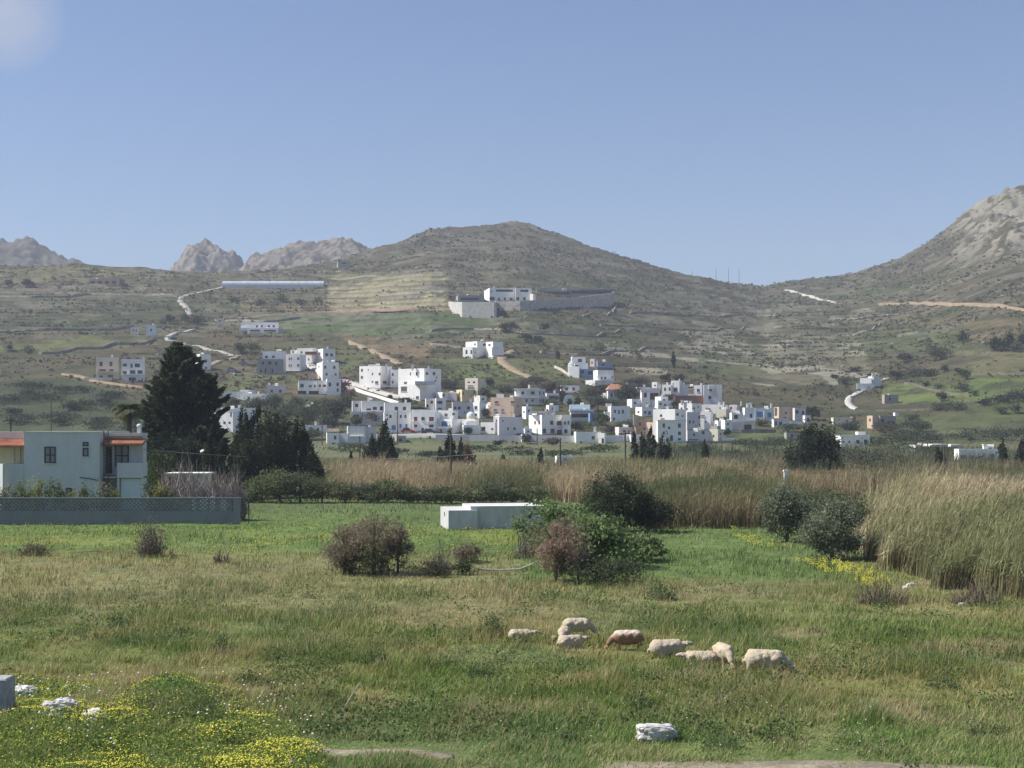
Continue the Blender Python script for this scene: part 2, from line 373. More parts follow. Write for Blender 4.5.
def ridge(name, pts, Y, depth, amp, col, col2, seed, step):
    """a far crag: heights follow its crest, falling away to both sides"""
    us = np.array([p[0] for p in pts], float); vs = np.array([p[1] for p in pts], float)
    x0, x1 = (us[0]-512)/F*Y, (us[-1]-512)/F*Y
    X, YY = np.meshgrid(np.arange(x0, x1, step), np.arange(Y-depth, Y+depth*.8, step))
    uc = 512+F*X/Y; zc = EYE+(HZ-np.interp(uc, us, vs))*Y/F
    fall = np.clip(1-np.abs(YY-Y)/depth, 0, 1)
    base = EYE+(HZ-300)*Y/F*.9
    rid = 1-np.abs(2*fbm(X+.5*YY, YY, depth*.45, 5, seed, .6)-1)
    Z = base+(zc-base)*fall**.75+(rid-.75)*amp+(.7-np.abs(2*fbm(X+.4*YY, YY*.8, depth*.16, 4, seed+3, .6)-1))*amp*.75+(fbm(X, YY, depth*.06, 3, seed+9)-.5)*amp*.6
    n = fbm(X, YY, depth*.07, 4, seed+5)
    c = mixc(np.ones(X.shape+(3,))*np.array(col2), col, ss(n+(rid-.7)*.4, .42, .55))
    ny, nx = X.shape; i = np.arange(ny-1)[:, None]*nx+np.arange(nx-1)[None, :]
    Fc = np.stack([i, i+1, i+nx+1, i+nx], -1).reshape(-1, 4)
    tag(arrmesh(name, np.stack([X, YY, Z], -1).reshape(-1, 3), Fc, M_land, c.reshape(-1, 3), smooth=False), kind='structure')
ridge('rocky_peak', [(160, 310), (172, 285), (179, 266), (186, 258), (194, 248), (203, 245), (212, 250), (220, 250), (228, 252), (237, 256), (243, 267), (252, 285), (262, 310)], 2000, 110, 20, (.19, .165, .14), (.085, .075, .058), 101, 2.2)
ridge('rocky_ridge', [(225, 310), (240, 275), (255, 262), (268, 259), (282, 258), (294, 251), (304, 252), (314, 247), (328, 248), (340, 246), (352, 248), (366, 250), (385, 262), (420, 300)], 1800, 130, 19, (.17, .15, .125), (.075, .07, .052), 131, 2.6)
ridge('far_mountain', [(-160, 262), (-100, 250), (-40, 246), (0, 245), (14, 244), (26, 243), (36, 248), (48, 256), (62, 261), (78, 266), (96, 280), (120, 310)], 2000, 150, 16, (.11, .10, .082), (.06, .06, .042), 151, 3)
# ---------------------------------------------------------------- roads, tracks, field walls
def resample(pts, step=3.0):
    out = []
    for a, b in zip(pts[:-1], pts[1:]):
        a = np.array(a); b = np.array(b); n = max(1, int(np.hypot(*(b-a))/step))
        for k in range(n): out.append(a+(b-a)*k/n)
    out.append(np.array(pts[-1])); return out
def smoothline(p, it=2):
    p = [np.array(q, float) for q in p]
    for _ in range(it):
        q = [p[0]]
        for a, b in zip(p[:-1], p[1:]): q += [a*.75+b*.25, a*.25+b*.75]
        q.append(p[-1]); p = q
    return p
def road(name, uv, width, m, lift=.3, xy=None, kind='structure', crust=.5):
    P = [hit(u, v)[:2] for u, v in uv] if xy is None else xy
    P = np.array(smoothline(resample(smoothline(P), 2.5 if xy is None else .5), 1)); n_ = len(P)
    T = np.gradient(P, axis=0); T /= np.hypot(T[:, 0], T[:, 1])[:, None]+1e-9; Nn = np.stack([-T[:, 1], T[:, 0]], 1)
    w = width*(1+(.25 if xy is None else 1.2)*(fbm(P[:, 0], P[:, 1], 6, 2, 9)-.5))*np.clip(np.minimum(np.arange(n_), np.arange(n_)[::-1])/4, .25, 1)
    H = np.max([terr(*(P+Nn*(w*k/2)[:, None]).T) for k in (-1, -.5, 0, .5, 1)], axis=0)+lift
    K_ = 4 if xy is None else 1; H = np.convolve(np.pad(H, K_, mode='edge'), np.ones(2*K_+1)/(2*K_+1), 'valid')
    V = []; Fc = []; K = 5
    for i in range(n_):
        for k, dz in ((-.5-crust/w[i], -lift-1.6), (-.5, 0), (0, .03), (.5, 0), (.5+crust/w[i], -lift-1.6)):
            q = P[i]+Nn[i]*w[i]*k; V.append((*q, H[i]+dz))
    for i in range(n_-1):
        for k in range(K-1): a = i*K+k; Fc.append((a, a+K, a+K+1, a+1))
    o = arrmesh(name, V, Fc, m); return tag(o, kind=kind)
M_croad = mat('concrete_road', (.42, .41, .38), nscale=.3, namt=.12)
M_dirt = mat('dirt', (.25, .19, .125), nscale=.4, namt=.25, bump=.05, bscale=3)
M_pdirt = mat('pale_dirt', (.25, .215, .155), nscale=1.5, namt=.3, n2=9, n2amt=.3, bump=.03, bscale=12)
M_groad = mat('grey_road', (.30, .29, .26), nscale=.3, namt=.15)
road('concrete_road', [(232, 284), (222, 288), (196, 294), (181, 297), (180, 301), (187, 306), (190, 314)], 3.6, M_groad)
road('concrete_road', [(206, 325), (190, 328), (174, 332), (165, 336), (178, 340), (200, 345), (222, 350), (241, 355)], 2.8, M_groad)
road('concrete_road', [(889, 378), (878, 381), (869, 388), (858, 393), (848, 398), (848, 404), (856, 409)], 2.4, M_croad)
road('dirt_track', [(513, 349), (503, 354), (501, 360), (508, 366), (516, 371), (526, 375), (533, 379)], 4, M_dirt)
road('dirt_track', [(350, 340), (362, 345), (374, 350), (388, 357), (402, 364)], 3.5, M_dirt)
road('dirt_track', [(250, 352), (232, 357), (216, 362), (208, 368)], 3, M_dirt)
road('dirt_track', [(785, 289.5), (795, 293), (806, 297), (822, 300), (837, 303)], 3.5, M_croad)
road('dirt_track', [(878, 305), (904, 300.5), (940, 302.5), (979, 305), (1024, 311), (1100, 318)], 4, M_dirt)
road('dirt_track', [(233, 316), (308, 312), (341, 310), (420, 308), (448, 304)], 3, M_dirt)
road('dirt_track', [(62, 374), (80, 376), (94, 382), (150, 388)], 3, M_dirt)
road('village_road', [(330, 438), (392, 437), (436, 436), (470, 438), (530, 440)], 7, M_croad)
road('stone_lane', [(300, 361), (312, 366), (322, 373), (340, 379), (360, 386), (378, 392), (400, 398)], 4, M_croad)
road('footpath', None, .62, M_pdirt, .012, xy=[(-4.9, 31.6), (-4.3, 31.0), (-3.5, 30.9), (-2.8, 31.1), (-1.9, 31.0), (-1.3, 30.8)], crust=.25)
road('dirt_track', None, 1.1, M_pdirt, .012, xy=[(1.8, 29.6), (3.4, 29.9), (5.2, 29.9), (7.2, 29.7), (9, 29.5), (11, 29.2), (14, 28.9), (18, 28.7)], crust=.3)
def drywall(uv, h, label, m=None, group='dry stone walls between the hillside fields', w=.9):
    P = smoothline(resample([hit(u, v)[:2] for u, v in uv], 3.5), 1); V = []; Fc = []
    for i, p in enumerate(P):
        d = P[min(i+1, len(P)-1)]-P[max(0, i-1)]; d = d/(np.hypot(*d)+1e-9); n = np.array((-d[1], d[0]))*w/2
        z = tz(*p); hh = h*.62*(.8+.4*random.random())
        V += [(*(p-n*1.2), z-1.6), (*(p-n), z+hh), (*(p+n), z+hh), (*(p+n*1.2), z-1.6)]
    for i in range(len(P)-1):
        for k in range(3): a = i*4+k; Fc.append((a, a+4, a+5, a+1))
    Fc += [(0, 1, 2, 3), (len(V)-1, len(V)-2, len(V)-3, len(V)-4)]
    o = arrmesh('stone_wall', V, Fc, m or M_dstone, org=tuple(V[0])); return tag(o, label, 'wall', group)
M_hedge = mat('overgrown_stone', (.11, .10, .07), nscale=.5, namt=.4)
drywall([(40, 352), (70, 350), (88, 347), (110, 345), (140, 342), (156, 340)], 2.0, 'dark dry stone wall curving under the pale green field at far left')
drywall([(-40, 333), (40, 331), (95, 329), (135, 327)], 1.8, 'dark dry stone wall above the pale green field at far left')
drywall([(-40, 297), (30, 297), (90, 295), (150, 296), (178, 298)], 2.2, 'long dark dry stone wall high on the slope left of the concrete road bend')
drywall([(215, 318), (235, 319), (262, 320), (300, 317)], 2.0, 'dark stone wall just above the small white house on the left slope')
drywall([(430, 343), (462, 345)], 1.5, 'short dry stone wall left of the white house beside the dirt track')
drywall([(430, 330), (475, 329), (530, 332), (590, 336), (620, 331)], 1.4, 'dry stone wall running between the two white houses on the middle slope')
drywall([(540, 350), (580, 353), (625, 351), (665, 346)], 1.4, 'dry stone wall above the blue and white house')
drywall([(600, 325), (650, 329), (700, 331), (745, 328)], 1.3, 'lower dry stone terrace wall right of the long retaining wall')
drywall([(630, 312), (690, 316), (740, 316)], 1.3, 'upper dry stone terrace wall right of the long retaining wall')
drywall([(972, 376), (1010, 375.5), (1060, 377)], 1.6, 'dry stone wall on top of the green field at the right edge', M_hedge)
drywall([(876, 411), (930, 410), (985, 402), (1024, 398), (1060, 394)], 1.2, 'low dry stone wall under the bright green fields at right', M_hedge)
drywall([(905, 384), (930, 390), (952, 395), (970, 397)], 1.2, 'dry stone wall crossing the bright green field at right', M_hedge)
drywall([(830, 334), (870, 330), (880, 324)], 1.3, 'dry stone wall slanting up the rocky slope in the middle right')
drywall([(385, 291), (420, 291), (446, 291)], 1.2, 'dry stone terrace wall left of the grey stone platform')
drywall([(575, 316), (612, 313), (618, 300)], 1.2, 'dry stone wall at the right foot of the long retaining wall')
# ---------------------------------------------------------------- houses
def corner_box(u0, uc, u1, Yc, th=None, dep=8.0):
    """plan of a box whose near upright edge stands at column uc; left face spans u0..uc, front face uc..u1"""
    sc_ = (uc-512)/F; s0 = (u0-512)/F; s1 = (u1-512)/F; Cx, Cy = sc_*Yc, Yc
    a = max(uc-u0, 0); b = max(u1-uc, .01)
    if th is None:
        if a < .6: th = R(-9) if sc_ < 0 else min(-math.atan(sc_)+R(1), R(-5))
        else: th = min(max(math.atan2(a, b), R(9)), R(72))
    c, s = math.cos(th), math.sin(th)
    Lf = (s1*Cy-Cx)/(c-s1*s)
    Ml = (Cx-s0*Cy)/(s+s0*c) if a >= .6 else dep
    Ml = min(max(Ml, 2.0), 22)
    return np.array((Cx, Cy)), np.array((c, s)), np.array((-s, c)), Lf, Ml
def prism(mb, C0, f, l, L, M, z0, z1, parapet=.45, t=.28):
    """walls with a parapet round a sunk flat roof"""
    P = [C0, C0+f*L, C0+f*L+l*M, C0+l*M]
    if parapet <= 0 or min(L, M) < 1.6:
        mb.poly([(*p, z0) for p in P]+[(*p, z1) for p in P], [(0, 1, 5, 4), (1, 2, 6, 5), (2, 3, 7, 6), (3, 0, 4, 7), (4, 5, 6, 7)]); return None
    Q = [C0+f*t+l*t, C0+f*(L-t)+l*t, C0+f*(L-t)+l*(M-t), C0+f*t+l*(M-t)]
    zr = z1-parapet
    mb.poly([(*p, z0) for p in P]+[(*p, z1) for p in P]+[(*p, z1) for p in Q]+[(*p, zr) for p in Q],
            [(0, 1, 5, 4), (1, 2, 6, 5), (2, 3, 7, 6), (3, 0, 4, 7)]+[(4+i, 4+(i+1) % 4, 8+(i+1) % 4, 8+i) for i in range(4)]+[(8+i, 8+(i+1) % 4, 12+(i+1) % 4, 12+i) for i in range(4)])
    return Q, zr
HG = 'white houses of the hillside village'
def house(label, vols, extras=(), cat='house', name='village_house', group=HG, dist=None, roofc=None):
    """vols: (u0, uc, u1, v_top, v_bottom, paint, windows[, dY[, parapet]]); windows: (u, v, w, h[, kind])"""
    v0 = vols[0]; um = (v0[1]+v0[2])/2 if v0[2]-v0[1] > v0[1]-v0[0] else (v0[0]+v0[1])/2
    _, Y0, _ = hit(um, v0[4])
    if dist: Y0 = dist
    X0 = (v0[1]-512)/F*Y0; z0 = tz(X0, Y0); root = empty(name, (X0, Y0, z0), label, cat, group); org = np.array((X0, Y0, z0))
    planes = []
    for vi, vol in enumerate(vols):
        u0, uc, u1, vt, vb, pc, wins = vol[:7]; dY = vol[7] if len(vol) > 7 else (0 if vi == 0 else None); par = vol[8] if len(vol) > 8 else .45
        if dY is None:
            Yc = hit((u0+u1)/2, vb)[1]
            Yc = min(max(Yc, Y0-8), Y0+28)
        else: Yc = Y0+dY
        C0, f, l, Lf, Ml = corner_box(u0, uc, u1, Yc)
        zt = EYE+(HZ-vt)/F*Yc
        zb = min(float(np.min(terr(np.array([C0[0], (C0+f*Lf)[0], (C0+l*Ml)[0]]), np.array([C0[1], (C0+f*Lf)[1], (C0+l*Ml)[1]])))), EYE+(HZ-vb)/F*Yc)-1.0
        mb = MB(); rf = prism(mb, C0, f, l, Lf, Ml, zb, zt, par)
        ob = mb.build('wall', paint(pc), root, org)
        if rf:
            Q, zr = rf; r = MB(); r.poly([(*q, zr+.02) for q in Q], [(0, 1, 2, 3)]); r.build('roof', mat('flat_roof', (.56, .55, .53), nscale=.4, namt=.15), root, org)
        for w in wins:
            wu, wv, ww, wh = w[:4]; k = w[4] if len(w) > 4 else 'g'
            dirn, nrm = (l, np.array((-f[0], -f[1]))) if wu < uc-.2 else (f, np.array((-l[0], -l[1])))
            s = (wu-512)/F; den = s*dirn[1]-dirn[0]
            if abs(den) < 1e-4: continue
            tt = (C0[0]-s*C0[1])/den; P = C0+dirn*tt
            wid = ww*P[1]/F/max(.25, abs(dirn[0]-s*dirn[1])); hh = wh*P[1]/F; zc = EYE+(HZ-wv)/F*P[1]
            door = k.isupper(); kk = k.lower()
            m2_ = MB(); m2_.obox((*(P-dirn*wid/2-nrm*.2), zc-hh/2), (*(dirn*wid), 0), (*(nrm*.23), 0), (0, 0, hh))
            wo_ = m2_.build('door' if door else 'window', winm(kk), root, org)
            if not door and ww >= 2.4 and wh < 6:
                sl = MB(); sl.obox((*(P-dirn*(wid/2+.12)), zc-hh/2-.14), (*(dirn*(wid+.24)), 0), (*(nrm*.16), 0), (0, 0, .12)); sl.build('sill', paint('w2'), wo_, org)
        planes.append((C0, f, l, Lf, Ml, zt, Yc))
    rq = random.Random(label)
    if cat in ('house', 'villa', 'hotel', 'building'):
        C0, f, l, Lf, Ml, zt, Yc = planes[-1]; P = C0+f*Lf*rq.uniform(.3, .8)+l*Ml*rq.uniform(.3, .7)
        if rq.random() < .6:
            m_ = MB(); m_.tube([(*P, zt-.5), (*P, zt+1.7)], .045, 4); m_.tube([(P[0]-.5, P[1], zt+1.5), (P[0]+.5, P[1], zt+1.55)], .03, 4); m_.tube([(P[0]-.35, P[1], zt+1.2), (P[0]+.35, P[1], zt+1.22)], .03, 4); m_.build('aerial', mat('dark_metal', (.12, .12, .12)), root, org)
        if rq.random() < .45 and not any(e[0] == 'tank' for e in extras):
            P = C0+f*Lf*rq.uniform(.2, .7)+l*min(2.0, Ml*.4); m_ = MB(); m_.tube([(P[0]-.6, P[1], zt+.35), (P[0]+.6, P[1], zt+.35)], .27, 10); m_.obox((P[0]-.6, P[1]-1.0, zt-.35), (1.2, 0, 0), (0, .95, .45), (0, -.03, .06)); m_.build('water_tank', paint('w'), root, org)
        if rq.random() < .5 and not any(e[0] == 'chimney' for e in extras):
            P = C0+f*Lf*rq.uniform(.5, .9)+l*Ml*.6; m_ = MB(); m_.box(P[0]-.3, P[0]+.3, P[1]-.3, P[1]+.3, zt-.6, zt+.75); m_.box(P[0]-.4, P[0]+.4, P[1]-.4, P[1]+.4, zt+.75, zt+.9); m_.build('chimney', paint('w'), root, org)
    for e in extras:
        kind = e[0]
        if kind == 'chimney':     # (u, v_top, v_bottom, vol)
            _, u, vt, vb, vi = e; C0, f, l, Lf, Ml, zt, Yc = planes[vi]; Yp = Yc+1.6; x = (u-512)/F*Yp; z1 = EYE+(HZ-vt)/F*Yp
            m_ = MB(); m_.box(x-.32, x+.32, Yp-.3, Yp+.3, zt-.6, z1-.15); m_.box(x-.42, x+.42, Yp-.4, Yp+.4, z1-.15, z1); m_.build('chimney', paint('w'), root, org)
        elif kind == 'block':     # (name, u0, u1, vt, vb, paint, vol, out, depth): a box stood off the volume's near corner
            _, nm, u0, u1, vt, vb, pc, vi, out, dp = e; Yc = planes[vi][6]-out
            m_ = MB(); m_.box((u0-512)/F*Yc, (u1-512)/F*Yc, Yc, Yc+dp, EYE+(HZ-vb)/F*Yc, EYE+(HZ-vt)/F*Yc); m_.build(nm, paint(pc) if pc in PAINT else winm(pc[1:]), root, org)
        elif kind == 'tank':      # rooftop water heater
            _, u, v, vi = e; C0, f, l, Lf, Ml, zt, Yc = planes[vi]; Yp = Yc+2.4; x = (u-512)/F*Yp
            m_ = MB(); m_.tube([(x-.7, Yp, zt+.55), (x+.7, Yp, zt+.55)], .3, 10); m_.box(x-.5, x-.42, Yp-.05, Yp+.05, zt-.5, zt+.3); m_.box(x+.42, x+.5, Yp-.05, Yp+.05, zt-.5, zt+.3)
            m_.build('water_tank', paint('w'), root, org)
        elif kind == 'dome':
            _, u, vt, vb, rpx, pc, dpc, vi, dd = e; Yc = planes[vi][6]+dd; x = (u-512)/F*Yc; r_ = rpx*Yc/F; zb = EYE+(HZ-vb)/F*Yc; zt = EYE+(HZ-vt)/F*Yc
            m_ = MB(); m_.tube([(x, Yc, zb-2.5), (x, Yc, zb)], r_*1.02, 14); m_.build('drum', paint(dpc), root, org)
            m_ = MB(); m_.dome((x, Yc, zb), r_, 16, 6, (zt-zb)/r_ if False else -(zb-zt)/r_); m_.build('dome', paint(pc), root, org, smooth=True)
            m_ = MB(); m_.box(x-.05, x+.05, Yc-.05, Yc+.05, zt-.1, zt+1.1); m_.box(x-.3, x+.3, Yc-.05, Yc+.05, zt+.62, zt+.74); m_.build('cross', paint('w'), root, org)
        elif kind == 'vault':
            _, u0, u1, vt, vb, pc, vi, dd, ln = e; Yc = planes[vi][6]+dd; m_ = MB(); n = 10; x0, x1 = (u0-512)/F*Yc, (u1-512)/F*Yc; xm = (x0+x1)/2; rx = (x1-x0)/2; zb = EYE+(HZ-vb)/F*Yc; rz = EYE+(HZ-vt)/F*Yc-zb
            ring = [(xm-rx*math.cos(math.pi*k/n), zb+rz*.45+rz*.55*math.sin(math.pi*k/n)) for k in range(n+1)]; ring = [(x0, zb-2)]+ring+[(x1, zb-2)]
            m_.poly([(a, Yc, b) for a, b in ring]+[(a, Yc+ln, b) for a, b in ring], [tuple(range(len(ring)))]+[(i+len(ring), i+len(ring)+1, i+1, i) for i in range(len(ring)-1)])
            m_.build('vault', paint(pc), root, org)
        elif kind == 'tiles':     # pitched tile roof over volume vi rising px pixels
            _, vi, up, ov = e; C0, f, l, Lf, Ml, zt, Yc = planes[vi]; h = up*Yc/F; o_ = ov
            A = C0-f*o_-l*o_; B = C0+f*(Lf+o_)-l*o_; D = C0+f*(Lf+o_)+l*(Ml+o_); E = C0-f*o_+l*(Ml+o_); rd1 = C0+f*(Lf*.22)+l*Ml/2; rd2 = C0+f*(Lf*.78)+l*Ml/2
            m_ = MB(); m_.poly([(*A, zt), (*B, zt), (*D, zt), (*E, zt), (*rd1, zt+h), (*rd2, zt+h)], [(0, 1, 5, 4), (1, 2, 5), (2, 3, 4, 5), (3, 0, 4), (0, 3, 2, 1)]); m_.build('tiled_roof', M_tile, root, org)
    return root
Gw = 'g'
def g(us, vs, w, h, k='g'): return [(u, v, w, h, k) for v in vs for u in us]
H = house
# far slope, left
H('long brown roofless shell of a building high on the slope at far left', [(89, 89, 119.5, 279, 286, 'br', [(93, 282.5, 4, 3, 'k'), (100, 282.5, 4, 3, 'k'), (107, 282.5, 4, 3, 'k'), (114, 282.5, 4, 3, 'k')])], cat='building', name='unfinished_building')
H('pinkish hut beside the concrete road bend on the left slope', [(130, 130.8, 138.6, 327, 333, 'k', [(133.5, 330.5, 1, 2.5, 'n'), (136.2, 330.5, 1, 2.5, 'n')])], cat='hut', name='hut')
H('small pale blue grey hut just left of the concrete road fork', [(145.6, 146.5, 156, 325, 334, 'b', [(151, 330, 1.5, 2.5)])], [('chimney', 153, 323.5, 325, 0)], cat='hut', name='hut')
H('tiny cream hut below the concrete road near the fork', [(216, 217, 224, 318.5, 323, 'c', [(220, 321, 1.2, 1.8)])], cat='hut', name='hut')
H('small stone barn on the ridge above the greenhouse, beside the rocks', [(336, 338, 350, 261, 265, 's', [(344, 263.5, 4, 1.5, 'k')])], cat='barn', name='barn')
H('cream villa with dark red shutters and balconies at far left of the village', [(94.8, 96, 118.3, 357, 380, 'c', [(101, 364, 3, 4.5, 'r'), (111, 364, 3, 4.5, 'r'), (102.3, 370.2, 7, 2, 'r'), (111.5, 370.2, 4, 2, 'r'), (110.5, 377, 5, 4, 'N'), (101, 376.5, 4, 2, 'n')])], [('block', 'balcony', 97, 118, 371.4, 372.8, 'p', 0, 1.1, 1.2), ('chimney', 112, 354.5, 357, 0), ('block', 'terrace_wall', 84, 112, 377.5, 380.5, 'c', 0, 4, .4)])
H('three storey white villa with blue tinted walls beside the cream villa', [(120.6, 121.5, 144.5, 359, 381.5, 'w', [(124.8, 365, 4, 2.7), (131.6, 365.7, 2, 4), (137.3, 365.4, 5, 3.5), (124.8, 372.6, 4, 3), (132.6, 372, 5.5, 3.5), (140, 372, 5, 3.5), (132.3, 379, 7, 3.2, 'K')])], [('block', 'balcony', 121.5, 145, 374.2, 375.4, 'w2', 0, 1.0, 1.1), ('chimney', 144, 356.5, 359, 0)])
H('white house half hidden behind the tall dark conifer', [(189.4, 200, 211, 354, 371.5, 'w', [(195, 360, 2, 2.5), (206, 361, 2, 3), (206, 368, 2, 2.5)])])
H('small flat white house alone on the left slope above the grey block building', [(239.5, 240.8, 278.6, 322, 330.5, 'w', [(257, 326.3, 2, 2.2), (262, 326.3, 2, 2.2), (268.8, 326.3, 2.2, 2.2), (273.7, 326.3, 2.2, 2.2)]), (247, 247, 278, 328.5, 332, 'm', [(255, 330.6, 10, 1.5, 'k'), (270, 330.6, 12, 1.5, 'k')], -2, 0)], [('chimney', 243, 320.5, 322, 0), ('block', 'terrace_wall', 239, 248, 328, 331, 'w', 0, 2, 2)])
# upper left cluster
H('white house with grey unfinished concrete block wing in front', [(256.6, 257.5, 283.5, 359, 375, 'g', [(263, 363, 2, 3, 'k'), (269.8, 363.2, 3, 3.5, 'k'), (276.3, 363.4, 2, 3.5, 'k'), (265.5, 371, 1.5, 5, 'K'), (261, 371, 1.5, 3, 'k'), (272.5, 371, 1.5, 4, 'k')]), (262, 262.6, 286, 351.2, 362, 'w', [(266.4, 356.8, 2.5, 2.3), (273.4, 356.8, 2.5, 2.3)], 5)], [('tank', 280, 351, 1)])
H('plain two storey white house joined right of the grey block building', [(283.5, 283.9, 300, 354.2, 371.5, 'w', [(289.3, 358.7, 1, 2.2), (291.2, 358.7, 1, 2.2), (298.1, 358.5, 1.8, 2.5), (289.3, 365.6, 1, 2.2), (291.2, 365.6, 1, 2.2), (298.1, 365.3, 1.8, 2.5)]), (285, 285, 304, 371, 375.5, 's', [(287.5, 373.5, 2.5, 3, 'K')], -1.5, 0)])
H('bright white house with dark red awning, top of the left cluster', [(297, 313, 317, 348, 363.2, 'w', [(304, 359.6, 1.6, 2.4), (308.7, 359.5, 1.3, 1.9), (301.5, 352.3, 2, 2, 'n')]), (290.5, 296, 298, 350.2, 356, 'w', [(293, 352, 1.3, 2)], 3)], [('block', 'awning', 305, 316.3, 351.6, 354.6, 'rd', 0, 1.6, 1.8), ('chimney', 293, 348, 350, 0)])
H('tall shaded white house at top right of the left cluster', [(316.7, 323, 335.3, 348.5, 364, 'w', [(326.7, 354.7, 3, 3), (331.6, 354.9, 2.8, 2.8), (319.8, 353.6, 1.3, 2.8), (322, 360, 1.3, 2.3)])], [('chimney', 327.4, 346.3, 349, 0), ('block', 'bench_wall', 328, 330.5, 359.5, 361.5, 'w', 0, 1, 1)])
H('white house with bright left wall above the arcaded house', [(316.7, 322.5, 338.8, 362, 381, 'w', [(319, 366.8, 1.2, 2), (325.2, 367.2, 2.2, 2.8), (334.2, 367.4, 2.4, 2.8), (326.6, 374.3, 1.8, 2.6), (335.7, 374.4, 2, 2.6, 'n')])], [('block', 'annexe', 308, 317, 373.5, 380, 'p', 0, -2, 4), ('tank', 333, 362, 0)])
H('wide white house with long dark basement openings, lowest of the left cluster', [(296.6, 298.4, 327, 380.5, 395, 'w', [(302, 385.7, 3.4, 3.2), (310.3, 386.1, 3, 2, 'r'), (314.8, 386, 1.8, 2.6, 'r'), (319.6, 385.7, 2.5, 2.2), (324.5, 385.7, 3, 2.2), (302, 392.4, 8.5, 3.2, 'K'), (313.7, 392.5, 10, 3.2, 'K')]), (326, 327, 341, 378.5, 396, 'w', [(329.9, 384.5, 2.4, 3.6), (337.7, 384.5, 2.3, 3.4), (337.7, 390, 1.8, 3.4)], -1)], [('block', 'fin_wall', 317, 318.2, 380, 388, 'w', 0, .8, 1.2), ('block', 'garden_wall', 300, 325, 395, 397, 'w2', 0, 3, .4)])
H('small pinkish white house left of the wide arcaded one', [(265.4, 266.5, 285.5, 385, 395, 'k', [(271.7, 391.2, 2.3, 2.6, 'r'), (280.3, 391.2, 2.4, 2.8)])], [('chimney', 269, 383, 385, 0)])
H('low grey white house among trees right of the tall conifer, upper', [(221.7, 223, 245, 391.5, 402, 'w2', [(233, 398, 2, 2)]), (239, 239.5, 248, 389.8, 396, 'w2', [], 4), (242, 242.6, 264, 393.8, 407, 'w', [(248.6, 398, 2.4, 2.6), (259, 400, 2, 2.4)], -2)])
H('white house with arched openings behind the dark cypress clump, lower left', [(214, 233, 240, 412.5, 432, 'w', [(231, 414.5, 1.6, 4.5, 'n'), (216.8, 423, 4, 5, 'k'), (224.5, 422.8, 2.2, 2.5), (229.5, 422.8, 2, 2.2), (220, 429, 8, 2, 'k')]), (217.8, 220.5, 256, 407.8, 424, 'w', [(246, 414, 2, 3)], 6)])
# the two big blocks
H('large white three storey building with bright left side, left of the pair', [(359.3, 380.3, 392, 365.7, 389, 'w', [(361.9, 370.3, 1.8, 2.8), (361.9, 377.3, 1.8, 2.8), (368.2, 369.8, .9, 1.4), (372.5, 374, 1.3, 2.2), (372.5, 381.8, 1.3, 2), (376.7, 382.5, 3.2, 2.8, 'n'), (379.5, 374, 1.6, 2.6), (384.7, 382.3, 3.8, 2.8, 'n'), (389.2, 389.5, 1.8, 4, 'N')]), (390, 390.5, 398.5, 369.7, 388, 'w', [(392.6, 374.4, 1.8, 2.6), (392.6, 382.2, 1.8, 2.6)], 1)], [('block', 'fin_wall', 385.2, 386.6, 364, 377, 'w', 0, 1, 1.4), ('block', 'parapet', 368, 376, 364.3, 366, 'w', 0, -3, 1), ('tank', 378, 365, 0), ('block', 'balcony', 380.5, 392, 385.7, 386.8, 'w', 0, 1, 1.2)])
H('largest white cube building of the village, bright front and tall chimney', [(398.3, 424.3, 441, 368.3, 399, 'w', [(410.5, 373.8, .9, 3), (416.6, 373.8, 1.6, 3.3), (427, 373.6, 2.4, 2.6), (434, 373.6, 2.4, 3), (436.5, 377.5, 1.2, 1.6), (435.5, 380.8, 1.6, 1.8), (405.5, 383, 3, 2.5, 'n')]), (399.5, 420, 434.8, 384, 408, 'w', [(417.4, 397.5, 3, 2.6), (404, 389, 6, 5, 'n')], -5)], [('chimney', 412.5, 364.8, 368.5, 0), ('chimney', 428.5, 366, 368.5, 0), ('block', 'pergola_roof', 415, 435, 381.2, 384.6, 'm', 1, .8, 3)])
# middle left rows
H('low white house with shaded porch, left end of the second row', [(350.3, 351, 384, 411.7, 426, 'm', [(356, 417.5, 5, 6, 'k'), (361.8, 417.6, 2, 3)]), (361, 361.8, 384, 400.8, 414, 'w2', [(368.8, 409.3, 4.5, 1.8), (374.9, 408.4, 4, 3), (381.5, 408.4, 3.5, 4)], 5), (351.8, 352.5, 362, 400.8, 412, 'm', [(356.7, 405.5, 3, 3.5, 'k')], 7)], [('chimney', 368.5, 397, 400.5, 1), ('tank', 370, 401, 1)])
H('pale blue house with small arched windows and blue doors', [(383.5, 384.2, 411, 412.3, 433.5, 'w', [(390.5, 416.4, 2.4, 3.2), (400.8, 416.4, 1.8, 3.2), (405.4, 416.4, 1.8, 3.2), (393.7, 427.5, 4, 4.5, 'B'), (400.5, 426, 2.2, 4, 'b'), (406.4, 426, 2.2, 4, 'b'), (387, 428, 2, 4, 'b')]), (384, 384.6, 411, 402.5, 415, 'w2', [(396.4, 408.5, 3.4, 3.6), (404.4, 408.5, 3, 3.4)], 4)], [('block', 'corner_strip', 393, 396, 412.6, 420, 'w', 0, .2, .3)])
